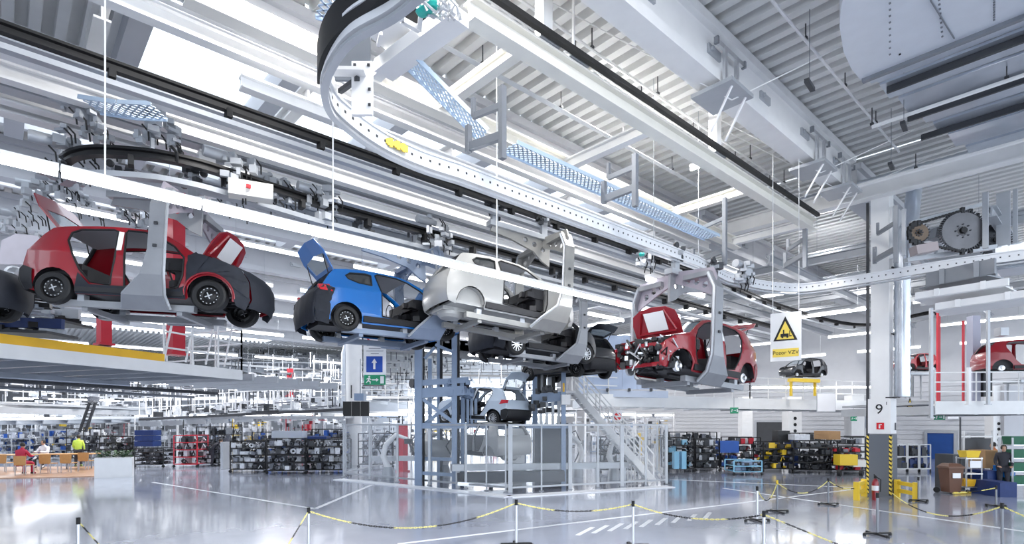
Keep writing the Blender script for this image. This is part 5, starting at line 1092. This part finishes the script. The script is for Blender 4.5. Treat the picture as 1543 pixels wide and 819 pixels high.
def person(label, base, yaw, J, top, trousers, hair=hairm, vest=None, scale=1.0):
    t = thing('person', label, 'person', base, rz=yaw); t.scale = (scale,) * 3
    # J: joints dict in local space (x right, y forward, z up)
    E_ = [('pel', 'bel'), ('bel', 'che'), ('che', 'nec'), ('nec', 'hea'), ('che', 'shl'), ('shl', 'ell'), ('ell', 'wrl'), ('wrl', 'hal'), ('che', 'shr'), ('shr', 'elr'), ('elr', 'wrr'), ('wrr', 'har'), ('pel', 'hil'), ('hil', 'knl'), ('knl', 'anl'), ('anl', 'tol'), ('pel', 'hir'), ('hir', 'knr'), ('knr', 'anr'), ('anr', 'tor')]
    rad = dict(pel=.15, bel=.145, che=.155, nec=.06, hea=.07, sh=.085, el=.058, wr=.042, ha=.035, hi=.115, kn=.078, an=.055, to=.05)
    def grow(nm, keys, m, sc=1.0):
        idx = {}; vs = []; es = []
        for a, b_ in E_:
            if a in keys and b_ in keys:
                for q in (a, b_):
                    if q not in idx: idx[q] = len(vs); vs.append(J[q])
                es.append((idx[a], idx[b_]))
        me = bpy.data.meshes.new(nm); me.from_pydata(vs, es, []); o = bpy.data.objects.new(nm, me); C.objects.link(o); o.parent = t
        md = o.modifiers.new('skin', 'SKIN'); md.use_smooth_shade = True
        sk = me.skin_vertices[0].data if me.skin_vertices else None
        if sk is None: return o
        for q, i in idx.items():
            r = rad.get(q, rad.get(q[:2], .06)) * sc; sk[i].radius = (r, r * (.78 if q in ('bel', 'che', 'pel') else 1)); sk[i].use_root = q in ('pel',)
        o.modifiers.new('smooth', 'SUBSURF').levels = 2; o.modifiers[-1].render_levels = 2; me.materials.append(m); return o
    bm = bmesh.new(); bm.free()
    allk = set(J); _orig = bpy.data.meshes
    body = skin_body(t, J, E_, rad, 'body', allk, top)
    skin_body(t, J, E_, rad, 'trousers', {'pel', 'hil', 'knl', 'anl', 'hir', 'knr', 'anr'}, trousers, 1.10)
    if vest: skin_body(t, J, E_, rad, 'vest', {'pel', 'bel', 'che', 'shl', 'shr'}, vest, 1.12)
    h = V(J['hea']) + V((0, .01, .05)); hd = MB().lathe([(0, -.125), (.05, -.115), (.075, -.06), (.085, .0), (.082, .06), (.05, .11), (0, .125)], 14, 'Z', h)
    hd.v = [((x - h.x) * .88 + h.x, y, z) for x, y, z in hd.v]; hd.add(*[(lambda q: ([tuple(V(p) * .02 + h + V((0, .088, -.01))) for p in q], [(0, 1, 2), (0, 2, 3), (0, 3, 1), (1, 3, 2)]))([(0, 1, -1), (-.7, 0, -1), (.7, 0, -1), (0, 0, 1)])][0])
    for s in (-1, 1): hd.box(h + V((s * .076, -.005, 0)), (.02, .04, .055)); 
    head = obj('head', hd, skin, t, False, True)
    fe_ = MB()
    for s in (-1, 1): fe_.box(h + V((s * .03, .083, .015)), (.022, .008, .01))
    fe_.box(h + V((0, .083, -.06)), (.04, .008, .008)); obj('face_features', fe_, hairm, head, False)
    hr = MB().lathe([(.088, -.03), (.096, .02), (.09, .08), (.055, .125), (0, .14)], 14, 'Z', h + V((0, -.018, 0))); obj('hair', hr, hair, t, False, True)
    for s, w, e in (('l', 'hal', 'wrl'), ('r', 'har', 'wrr')):
        p = V(J[w]); d = (p - V(J[e])).normalized(); sd_ = d.cross(V((0, 0, 1))); sd_ = (sd_ if sd_.length > .1 else V((1, 0, 0))).normalized(); hm = MB().bar(p - d * .04, p + d * .05, .075, .03)
        for k in range(4): q = p + d * .05 + sd_ * (-.028 + .019 * k); L = (.06, .072, .068, .052)[k]; hm.tube([q, q + d * L * .5, q + d * L - V((0, 0, .02))], .008, 5)
        hm.tube([p + sd_ * .035, p + sd_ * .06 + d * .03, p + sd_ * .065 + d * .055], .010, 5); obj('hand', hm, skin, t, False, True)
    sh = MB()
    for k in ('anl', 'anr'): a = V(J[k]); b_ = V(J['to' + k[-1]]); sh.tube([a + V((0, -.03, -.02)), a + V((0, .03, -.03)), b_], [.055, .052, .04], 8)
    obj('shoes', sh, black, t, False, True); return t
def skin_body(t, J, E_, rad, nm, keys, m, sc=1.0):
    bm = bmesh.new(); lay = bm.verts.layers.skin.verify(); idx = {}
    for q in sorted(keys, key=lambda k: (k != 'pel', k)):
        v = bm.verts.new(J[q]); r = rad.get(q, rad.get(q[:2], .06)) * sc; v[lay].radius = (r, r * (.8 if q in ('bel', 'che', 'pel') else 1)); v[lay].use_root = q == 'pel'; idx[q] = v
    for a, b_ in E_:
        if a in idx and b_ in idx: bm.edges.new((idx[a], idx[b_]))
    me = bpy.data.meshes.new(nm); bm.to_mesh(me); bm.free(); me.materials.append(m); o = bpy.data.objects.new(nm, me); C.objects.link(o); o.parent = t
    md = o.modifiers.new('skin', 'SKIN'); md.use_smooth_shade = True; md.use_x_symmetry = False; s_ = o.modifiers.new('smooth', 'SUBSURF'); s_.levels = 1; s_.render_levels = 1; return o
SIT = dict(pel=(0, 0, .52), bel=(0, .02, .70), che=(0, .05, .92), nec=(0, .08, 1.10), hea=(0, .11, 1.20), shl=(-.19, .05, 1.0), ell=(-.26, .20, .78), wrl=(-.16, .42, .80), hal=(-.12, .48, .80), shr=(.19, .05, 1.0), elr=(.26, .20, .78), wrr=(.16, .42, .80), har=(.12, .48, .80),
    hil=(-.10, .03, .50), knl=(-.17, .42, .50), anl=(-.19, .36, .09), tol=(-.2, .5, .04), hir=(.10, .03, .50), knr=(.17, .42, .50), anr=(.19, .36, .09), tor=(.2, .5, .04))
STAND = dict(pel=(0, 0, .92), bel=(0, 0, 1.08), che=(0, .01, 1.30), nec=(0, .02, 1.48), hea=(0, .05, 1.58), shl=(-.19, 0, 1.40), ell=(-.25, .03, 1.13), wrl=(-.2, .22, .98), hal=(-.18, .28, .97), shr=(.19, 0, 1.40), elr=(.25, .03, 1.13), wrr=(.2, .22, .98), har=(.18, .28, .97),
    hil=(-.10, 0, .88), knl=(-.11, .03, .48), anl=(-.12, -.02, .09), tol=(-.13, .12, .04), hir=(.10, 0, .88), knr=(.12, .04, .48), anr=(.13, -.02, .09), tor=(.14, .12, .04))
redc = mat('red_work_clothes', (.42, .015, .05), .7, noise=.2); vesty = mat('hi_vis_yellow', (.60, .80, .10), .6, noise=.1); whites = mat('white_shirt', (.75, .74, .78), .7, noise=.1); darkc = mat('dark_clothes', (.03, .03, .04), .75, noise=.3)
person('person in red work clothes sitting on a wooden chair with back to us', G(31, 715), AZ - R(90), SIT, redc, redc)
person('person in a white shirt sitting at the far side of the long table', G(68, 704), AZ + R(90), SIT, whites, darkc)
person('person in a hi-vis yellow vest standing behind the long table', G(118, 703), AZ - R(70), STAND, vesty, darkc, vest=vesty, scale=.92)
person('person in dark clothes bending at a cart between the racks', G(320, 702), AZ - R(160), dict(STAND, che=(0, .22, 1.22), nec=(0, .34, 1.34), hea=(0, .42, 1.40), shl=(-.19, .24, 1.28), shr=(.19, .24, 1.28), ell=(-.24, .34, 1.02), elr=(.24, .34, 1.02), wrl=(-.2, .5, .9), wrr=(.2, .5, .9), hal=(-.18, .56, .88), har=(.18, .56, .88)), darkc, darkc, scale=.9)
person('person in dark coat standing among the shelves at the right edge', G(1512, 741), AZ + R(60), STAND, darkc, darkc, scale=.86)
person('person with orange top behind the cardboard box at the right', G(1499, 733), AZ - R(30), STAND, mat('orange_top', (.65, .22, .08), .7), darkc, scale=.88)
# ================================================================ RACKS ON THE FLOOR
partm = mat('assorted_parts', (.20, .21, .24), .4, .4, noise=.8, scale=14)
partb = mat('assorted_dark_parts', (.035, .038, .045), .5, noise=.6, scale=14)
partw = mat('assorted_pale_parts', (.66, .68, .72), .4, noise=.35, scale=10)
bluebox = mat('blue_box_plastic', (.02, .10, .42), .45, noise=.15); cyb = mat('pale_cyan_box', (.25, .52, .70), .45, noise=.1)
def rack(label, px0, px1, yb, h, mats=(partb, partm, partw), frame_m=blackm, depth=1.0, shelves=4, n=170, seed=1, tops=None, wheels=True, bays=None, sz=.15):
    a = G(px0, yb); b_ = G(px1, yb); t = thing('parts_rack', label, 'rack', a); L = (b_ - a).length; u = (b_ - a).normalized(); nv = V((-u.y, u.x, 0)); nv = nv if nv.dot(FWD) > 0 else -nv; r_ = random.Random(seed)
    bays = bays or max(1, round(L / 1.3)); z0 = .16
    for i in range(bays + 1):
        for s in (0, 1): p = a + u * (L * i / bays) + nv * depth * s; obj('upright', MB().bar(p + V((0, 0, z0)), p + V((0, 0, h)), .045), frame_m, t)
    for j in range(shelves + 1):
        z = z0 + (h - z0) * j / shelves
        for s in (0, 1): p = a + nv * depth * s; obj('shelf_rail', MB().bar(p + V((0, 0, z)), p + u * L + V((0, 0, z)), .035), frame_m, t)
        if j < shelves: obj('shelf', MB().bar(a + nv * depth / 2 + V((0, 0, z + .01)), a + u * L + nv * depth / 2 + V((0, 0, z + .01)), depth, .015), frame_m, t)
    if wheels:
        for i in range(bays + 1): p = a + u * (L * i / bays); obj('castor', MB().lathe([(0, -.02), (.07, -.02), (.07, .02), (0, .02)], 10, 'Y', p + V((0, 0, .07))), black, t)
    ms = [MB() for _ in mats]; n = int(n * max(1, L / 2))
    for k in range(n):
        j = r_.randrange(shelves); z = z0 + (h - z0) * j / shelves + .03; hh = (h - z0) / shelves * r_.uniform(.3, .85); w_ = sz * r_.uniform(.4, 1.6); p = a + u * r_.uniform(w_ / 2, max(w_, L - w_ / 2)) + nv * r_.uniform(.05, depth * .9); mb = ms[r_.randrange(len(ms))]; q = r_.random()
        if q < .45: mb.box(p + V((0, 0, z + hh / 2)), (w_, .2, hh), AZ + r_.uniform(-.3, .3))
        elif q < .75: rr_ = min(hh / 2, w_ / 2); mb.lathe([(rr_ * .5, -.04), (rr_, -.05), (rr_, .05), (rr_ * .5, .04), (rr_ * .5, -.04)], 10, 'Y', p + V((0, 0, z + rr_)))
        else: mb.tube([p + V((0, 0, z)), p + u * w_ * .5 + V((0, 0, z + hh)), p + u * w_ + V((0, 0, z + hh * .3))], .025, 5)
    for mb, m in zip(ms, mats):
        if mb.v: obj('stored_parts', mb, m, t, kind='stuff')
    if tops:
        for (q0, q1, hh, m, nm, lb) in tops:
            p = a.lerp(b_, q0); q = a.lerp(b_, q1); c_ = MB(); c_.bar(p + nv * .4 + V((0, 0, h + .02 + hh / 2)), q + nv * .4 + V((0, 0, h + .02 + hh / 2)), .6, hh); tag(obj(nm, c_, m), lb, nm.split('_')[-1])
    return t
frm = grey
rack('dark rack of car parts left of the lift cage, nearest the cage', 462, 519, 713, 1.5, seed=1, tops=[(.0, .5, .12, navy, 'blue_cover', 'folded blue cover on the dark rack nearest the cage')])
rack('crammed dark rack of wheels and castings in the middle of the left row', 402, 460, 714, 1.55, seed=2, tops=[(.1, .9, .3, clear('frosted_box', (.6, .64, .7), .5, .3), 'plastic_crate', 'row of frosted crates on top of the crammed middle rack')])
rack('dark rack of round parts right of the grey panel cart', 347, 400, 712, 1.4, seed=3)
rack('second dark rack standing behind the crammed middle rack', 380, 470, 702, 1.75, seed=4, mats=(partb, partm, bluebox))
rack('red framed rack with yellow feet at the left', 262, 297, 704, 1.6, mats=(partw, partb), frame_m=redst, seed=5, n=70)
rack('low rack with a dark engine part beside the red framed rack', 298, 330, 702, 1.1, seed=6, n=180)
obj_box('grey flat panel cart left of the dark racks', G(339, 706) + V((0, 0, .66)), (.62, .12, 1.3), lgrey, 'panel_cart', 'cart')
rk = rack('black wire rack carrying the navy blue tarp box', 203, 246, 704, .95, mats=(partb, partm), seed=7, n=90)
tb_ = thing('tarp_box', 'navy blue fabric box with folds on the black wire rack at the left', 'box', G(221, 703) + V((0, 0, .97)))
for j in range(3): obj('fabric_tier', MB().box(G(223, 700) + V((0, 0, 1.13 + j * .29)), (.98 - .03 * (j % 2), .7, .27), AZ - R(90)), navy, tb_)
rack('pale rack of small parts behind the planter', 150, 200, 700, 1.5, mats=(partm, partw, partb), seed=8)
rack('dark rack behind the person in the yellow vest', 100, 152, 694, 1.9, mats=(partm, partw, partb), seed=9)
rack('pale rack at the far left behind the table', -10, 45, 694, 1.7, mats=(partw, partm, bluebox), frame_m=lgrey, seed=10)
rack('grey rack with blue boxes behind the person in white', 47, 100, 692, 1.8, mats=(partw, partm, bluebox), frame_m=lgrey, seed=11)
rack('rack of black parts just right of the lift cage', 1006, 1046, 711, 1.55, mats=(partb, partb, partw, cyb), seed=12, n=120)
rack('rack of black parts with light lids, second right of the cage', 1048, 1084, 710, 1.5, mats=(partb, partb, partw), seed=13, n=120)
rack('low dark dolly rack with blue crates right of the cage', 1086, 1118, 708, .8, mats=(bluebox, partb), seed=14, n=30, shelves=2, tops=[(0, .9, .55, bluebox, 'blue_crate', 'big blue crate on the low dolly rack')])
rack('cyan footed dolly with flat dark trays', 1106, 1148, 716, .62, mats=(partb, bluest), frame_m=cyb, seed=15, n=60, shelves=2)
rack('black shelf rack in front of the dark gate', 1150, 1194, 711, 1.35, mats=(partb, partb, yellow), seed=16, n=120, tops=[(.55, .95, .5, blackm, 'black_crate', 'black crate on the shelf rack before the dark gate')])
rack('long black wire rack full of rings in front of the white wall', 1196, 1262, 713, 1.45, mats=(partb, partm, partb), seed=17, n=80, tops=[(.05, .4, .25, partw, 'pale_box', 'flat pale box on the long black wire rack')])
rack('black rack left of the numbered column', 1264, 1306, 714, 1.2, mats=(partb, partm, redst), seed=18, n=110)
ym = thing('yellow_machine', 'yellow boxy tugger machine left of the numbered column', 'vehicle', G(1275, 716)); obj('body_box', MB().box(G(1274, 715) + V((0, 0, .65)), (.75, .5, .45), AZ - R(90)), yellow, ym); obj('bonnet', MB().box(G(1291, 715) + V((0, 0, .5)), (.55, .45, .28), AZ - R(90)), cream, ym)
for px in (1265, 1298): obj('wheel', MB().lathe([(0, -.06), (.14, -.06), (.14, .06), (0, .06)], 14, 'Y', G(px, 717) + V((0, 0, .14))), black, ym)
for k in range(3): rack(('white cage trolley right of the numbered column, left one of three', 'white cage trolley right of the numbered column, middle one of three', 'white cage trolley right of the numbered column, right one of three')[k], 1350 + k * 18, 1366 + k * 18, 711, 1.25, mats=(partb, partb, navy), frame_m=white, seed=20 + k, n=60, shelves=2, bays=1)
for k, (px, w_) in enumerate(((1190, .35), (1213, .4))): pass
obj_box('navy blue upright locker in the right-hand rack row', G(1192, 708) + V((0, 0, .95)), (.5, .4, 1.5), navy, 'locker', 'locker'); obj_box('tan cardboard sheet stack on the rack row before the white wall', G(1246, 709) + V((0, 0, 1.66)), (1.3, .5, .38), tan, 'cardboard_stack', 'box')
for k, (px, m_, lb) in enumerate(((1018, cyb, 'pale cyan flat case leaning on the rack right of the cage, left of two'), (1029, cyb, 'pale cyan flat case leaning on the rack right of the cage, right of two'))): obj_box(lb, G(px, 714) + V((0, 0, .62)), (.36, .2, .75), m_, 'flat_case', 'case')
# right edge group
dk = G(1431, 735); obj_box('dark grey low cabinet behind the brown bin', dk + V((0, 0, .58)), (.8, .4, 1.16), dgrey, 'low_cabinet', 'cabinet')
bn = G(1427, 742); bt = thing('wheelie_bin', 'brown plastic bin with a white label in front of the dark cabinet', 'bin', bn); u = RT; n_ = -FWD; c = bn + FWD * -.15
def frust(mb, c, w0, d0, w1, d1, z0_, z1_):
    vs = []
    for w_, d_, z in ((w0, d0, z0_), (w1, d1, z1_)): vs += [c + RT * (i * w_ / 2) + FWD * (j * d_ / 2) + V((0, 0, z)) for i, j in ((-1, -1), (1, -1), (1, 1), (-1, 1))]
    return mb.add(vs, [(3, 2, 1, 0), (4, 5, 6, 7), (0, 1, 5, 4), (1, 2, 6, 5), (2, 3, 7, 6), (3, 0, 4, 7)])
obj('bin_body', frust(MB(), c, .34, .36, .46, .46, .05, .80), brown, bt); obj('lid', frust(frust(MB(), c, .52, .52, .50, .48, .80, .86), c, .48, .46, .34, .30, .86, .95), brown, bt); obj('paper_label', MB().box(c - FWD * .235 + V((0, 0, .58)), (.24, .02, .16), AZ - R(90)), paper, bt)
for s in (-1, 1): obj('wheel', MB().lathe([(0, -.03), (.09, -.03), (.09, .03), (0, .03)], 12, 'X', c + RT * s * .25 + FWD * .25 + V((0, 0, .09))), black, bt)
ct = G(1460, 742); cg = thing('service_trolley', 'metal trolley with yellow bucket and tray right of the brown bin', 'trolley', ct)
for i, j in ((-1, -1), (1, -1), (1, 1), (-1, 1)): obj('upright', MB().bar(ct + RT * i * .24 + FWD * j * .2 + V((0, 0, .08)), ct + RT * i * .24 + FWD * j * .2 + V((0, 0, 1.15)), .035), alum, cg); obj('castor', MB().lathe([(0, -.02), (.06, -.02), (.06, .02), (0, .02)], 8, 'Y', ct + RT * i * .24 + FWD * j * .2 + V((0, 0, .06))), black, cg)
for z, m_ in ((.2, alum), (.62, alum), (1.1, alum)): obj('shelf', MB().box(ct + V((0, 0, z)), (.52, .44, .03), AZ - R(90)), m_, cg)
tag(obj('yellow_bucket', frust(MB(), ct, .36, .3, .46, .38, 1.13, 1.34), yellow), 'yellow bucket on top of the metal trolley', 'bucket'); tag(obj('yellow_tub', frust(MB(), ct - RT * .1, .3, .3, .4, .36, .22, .44), orange), 'orange-yellow tub on the bottom shelf of the metal trolley', 'tub')
tag(obj('white_notice', MB().box(ct - FWD * .25 + V((0, 0, .92)), (.34, .02, .22), AZ - R(90)), paper), 'white paper notice on the front of the metal trolley', 'notice')
obj_box('tan cardboard box between trolley and person at the right', G(1483, 735) + V((0, 0, 1.0)), (.7, .5, .6), tan, 'cardboard_box', 'box')
obj_box('dark blue container under the cardboard box', G(1483, 738) + V((0, 0, .36)), (.85, .5, .62), navy, 'storage_container', 'container')
obj_box('long dark blue skid box on the floor at the right', G(1496, 745) + V((0, 0, .22)), (1.1, .5, .44), navy, 'skid_box', 'box'); obj_box('bright blue folded cloth pile right of the blue skid box', G(1513, 740) + V((0, 0, .66)), (.42, .36, .36), bluep, 'cloth_pile', 'cloth')
wf = thing('workbench_frame', 'white bench frame with shelves behind the right-edge clutter', 'bench', G(1485, 732))
for px in (1452, 1495, 1506): p = G(px, 733); obj('upright', MB().bar(p, p + V((0, 0, 1.95)), .06), white, wf)
for z in (1.05, 1.75): obj('rail', MB().bar(G(1448, 733) + V((0, 0, z)), G(1512, 733) + V((0, 0, z)), .06), white, wf)
obj('dark_board', MB().bar(G(1450, 731) + V((0, 0, 1.4)), G(1494, 731) + V((0, 0, 1.4)), .05, .55), dgrey, wf)
gs = thing('crate_shelf', 'aluminium shelf of green crates cut by the right edge', 'shelf', G(1540, 742))
for px in (1526, 1580): 
    for dz in (0, .5): p = G(px, 742) + FWD * dz; obj('upright', MB().bar(p, p + V((0, 0, 1.75)), .05), alum, gs)
for j in range(4): obj('shelf', MB().bar(G(1526, 742) + FWD * .25 + V((0, 0, .25 + j * .42)), G(1580, 742) + FWD * .25 + V((0, 0, .25 + j * .42)), .5, .03), alum, gs)
cr = None
for j in range(4):
    for i in range(3):
        p = G(1533 + i * 15, 742) + FWD * .2 + V((0, 0, .42 + j * .42 if False else .27 + j * .42))
        o = MB(); frust(o, p, .30, .3, .34, .36, 0, .26); q = obj('green_crate', o, greenm); tag(q, 'green plastic crate at the right edge, %s shelf from below, %s from the left' % (ORD[j], ORD[i]), 'crate', 'green crates on the right-edge shelf')
# tall thin dark pole
pp = G(1447, 741); tag(obj('tall_pole', MB().tube([pp, pp + V((0, 0, 2.4))], .025, 8), dgrey), 'tall thin dark pole right of the brown bin', 'pole'); tag(obj('yellow_floor_rail', MB().bar(G(1437, 744) + V((0, 0, .04)), G(1462, 743) + V((0, 0, .04)), .06), yellow), 'short yellow rail lying on the floor right of the bin', 'rail')
# ================================================================ FAR LEFT HALL: galleries, machines, frames
def far_gallery(label, a, b_, depth, seed, n=60, hgt=1.8, cars=0):
    t = thing('far_gallery', label, 'gallery', a); r_ = random.Random(seed); L = (b_ - a).length; u = (b_ - a).normalized(); d3 = FWD * depth
    obj('deck', MB().slab([(p.x, p.y) for p in (a, b_, b_ + d3, a + d3)], a.z - .12, a.z), lgrey, t)
    obj('fascia', MB().bar(a + V((0, 0, -.15)), b_ + V((0, 0, -.15)), .1, .22 if seed != 44 else .14), white if seed != 44 else dgrey, t)
    m = [MB(), MB(), MB()]
    for k in range(n):
        p = a + u * r_.uniform(0, L) + FWD * r_.uniform(.2, depth) + V((0, 0, r_.uniform(0, hgt))); q = r_.random(); mb = m[(0, 0, 1, 2)[r_.randrange(4)]]
        if q < .4: mb.box(p, (r_.uniform(.1, .9), .2, r_.uniform(.05, .4)), AZ)
        elif q < .8: mb.bar(p, p + V((0, 0, r_.uniform(.5, 1.6))), .05)
        else: mb.bar(p, p + u * r_.uniform(.5, 2.5), .07)
    for mb, mt, nm in zip(m, (partw, partb, partm), ('pale_equipment', 'dark_equipment', 'metal_equipment')): obj(nm, mb, mt, t, kind='stuff')
    rl = MB()
    for z in (.55, 1.1): rl.bar(a + V((0, 0, z)), b_ + V((0, 0, z)), .045)
    for k in range(int(L / 1.2) + 1): p = a + u * k * 1.2; rl.bar(p, p + V((0, 0, 1.1)), .04)
    obj('railing', rl, white, t); j = MB()
    for k in range(int(L / 2) + 1): p = a + u * k * 2 + V((0, 0, -.4)); j.bar(p, p + d3, .1, .3)
    obj('joists', j, lgrey, t, kind='stuff'); return t
FG = [((-20, 604, 26), (210, 612, 40), 5), ((150, 600, 44), (345, 596, 40), 6), ((345, 600, 36), (520, 604, 33), 6), ((-20, 628, 40), (240, 626, 55), 6), ((210, 628, 34), (520, 612, 28), 2), ((520, 596, 50), (640, 596, 50), 8), ((540, 560, 60), (860, 566, 60), 8), ((600, 615, 44), (880, 612, 44), 8), ((330, 545, 60), (540, 560, 60), 8), ((1000, 560, 48), (1180, 575, 44), 6)]
FL = ['first far gallery behind the yellow edged one', 'far gallery with bright machines below the red column', 'far gallery right of the yellow edged gallery end', 'lowest far left gallery over the break area', 'dark low roller conveyor line above the left racks', 'far gallery behind the hanging display screens', 'distant upper gallery behind the lift towers', 'distant lower gallery behind the lift towers', 'distant upper gallery above the left racks', 'distant gallery behind the middle right carrier']
for k, (p, q, dp) in enumerate(FG): far_gallery(FL[k], Dp(*p), Dp(*q[:2], q[2]), dp, 40 + k, 150 if k != 4 else 200, 2.2 if k != 4 else .5)
NEAR = ['behind the left end of the break table', 'behind the middle of the break table', 'behind the planter', 'behind the navy tarp box', 'behind the red framed rack', 'behind the first dark rack', 'behind the crammed middle rack', 'left of the cage', 'behind the red post', 'behind the left lift tower', 'behind the cage corner', 'behind the right lift tower', 'behind the staircase', 'right of the cage']
# floor-standing machine clutter in the far hall
for k, (px, d, w_) in enumerate(((20, 46, 3.7), (90, 52, 4.2), (160, 58, 4.7), (235, 48, 3.6), (300, 44, 3.3), (370, 42, 3.3), (440, 40, 3.1), (505, 46, 3.5), (580, 40, 3.5), (660, 42, 4.0), (750, 44, 4.2), (830, 42, 3.8), (920, 40, 3.6), (985, 44, 3.2))):
    p = Dp(px, 640, d); p.z = 0; t = thing('assembly_station', 'crowded far assembly station with pale frames, %s' % ('behind the left end of the break table', 'behind the middle of the break table', 'behind the planter', 'behind the navy tarp box', 'behind the red framed rack', 'behind the first dark rack', 'behind the crammed middle rack', 'behind the left end of the cage', 'behind the red post in the cage', 'behind the left lift tower', 'behind the cage corner', 'behind the right lift tower', 'behind the staircase', 'behind the right end of the cage')[k], 'machine', p); r_ = random.Random(70 + k); ms = [MB(), MB(), MB(), MB()]
    for j in range(120):
        q = p + RT * r_.uniform(-w_ / 2, w_ / 2) + FWD * r_.uniform(0, 2.4) + V((0, 0, r_.uniform(.1, 2.9))); c_ = r_.random(); mb = ms[(0, 0, 0, 0, 1, 2, 3)[r_.randrange(7)] if q.z > 1 else (1, 1, 0, 2, 3)[r_.randrange(5)]]
        if c_ < .45: mb.box(q, (r_.uniform(.1, .8), .2, r_.uniform(.06, .35)), AZ)
        elif c_ < .75: mb.bar(V((q.x, q.y, 0)), q, .05)
        else: mb.bar(q, q + RT * r_.uniform(.3, 1.0), .06)
    for mb, mt, nm in zip(ms, (partw, partb, partm, (bluest, yellow, redst, lgrey)[k % 4]), ('pale_parts', 'dark_parts', 'metal_parts', 'coloured_parts')):
        if mb.v: obj(nm, mb, mt, t, kind='stuff')
    obj('station_frame', MB().bar(p - RT * w_ / 2 + V((0, 0, 3)), p + RT * w_ / 2 + V((0, 0, 3)), .12).bar(p - RT * w_ / 2, p - RT * w_ / 2 + V((0, 0, 3)), .1).bar(p + RT * w_ / 2, p + RT * w_ / 2 + V((0, 0, 3)), .1), white, t)
    tube_light(p - RT * w_ * .45 + V((0, 0, 2.85)), p + RT * w_ * .45 + V((0, 0, 2.85)), 'lit tube light on the far station frame ' + NEAR[k], 'station tube lights', lampw, .08)
dc = thing('truss_ladder', 'dark slanted truss ladder standing far left above the planter', 'ladder', Dp(122, 650, 30)); 
for s in (0, 9): obj('rail', MB().bar(Dp(120 + s, 650, 30), Dp(135 + s, 606, 30), .10), dgrey, dc)
for k in range(9): obj('rung', MB().bar(Dp(120 + 1.7 * k, 648 - 5 * k, 30), Dp(129 + 1.7 * k, 648 - 5 * k, 30), .05), dgrey, dc)

for k, (px, py, d_, lb) in enumerate(((1376, 560, 30, 'pale cradle frame under the small far red car body'), (1560, 570, 21.5, 'pale cradle frame under the red car body at the right edge'))):
    p = Dp(px, py, d_); zb = 3.5 if k == 0 else 3.05; t = thing('body_cradle', lb, 'stand', V((p.x, p.y, zb)))
    for i, j in ((-1, -1), (1, -1), (1, 1), (-1, 1)): q = p + RT * i * .7 + FWD * j * .4; obj('leg', MB().bar(V((q.x, q.y, zb)), V((q.x, q.y, p.z - .1)), .07), lgrey, t)
    obj('top_frame', MB().bar(V((*(p - RT * .9).xy, p.z - .12)), V((*(p + RT * .9).xy, p.z - .12)), .8, .1), lgrey, t)

rack('tall back rack behind the two black racks right of the cage', 1008, 1080, 702, 1.75, mats=(partm, partw, partb), seed=51, n=110)
rack('back rack with pale goods behind the cyan dolly', 1098, 1146, 704, 1.5, mats=(partm, partw, partb, redst), seed=52, n=110)
rack('back rack between yellow machine and white wall', 1252, 1304, 706, 1.55, mats=(partb, partm, partw), seed=53, n=110)
rack('back rack behind the long black wire rack', 1190, 1250, 703, 1.7, mats=(partb, partm), seed=54, n=110)
rack('tall back rack behind the nearest dark rack left of the cage', 470, 520, 702, 1.9, mats=(partb, partm, bluebox), seed=55, n=110)
rack('tall back rack behind the low engine rack at the left', 296, 352, 696, 2.0, mats=(partm, partw, partb), seed=56, n=120)
rack('dark shelf rack inside the cage behind the stair gate', 905, 960, 713, 1.6, mats=(partb, partm, partw), seed=57, n=110)
rack('dark shelf rack inside the cage left of the red post', 540, 592, 704, 1.7, mats=(partb, partm, partw), seed=58, n=110)
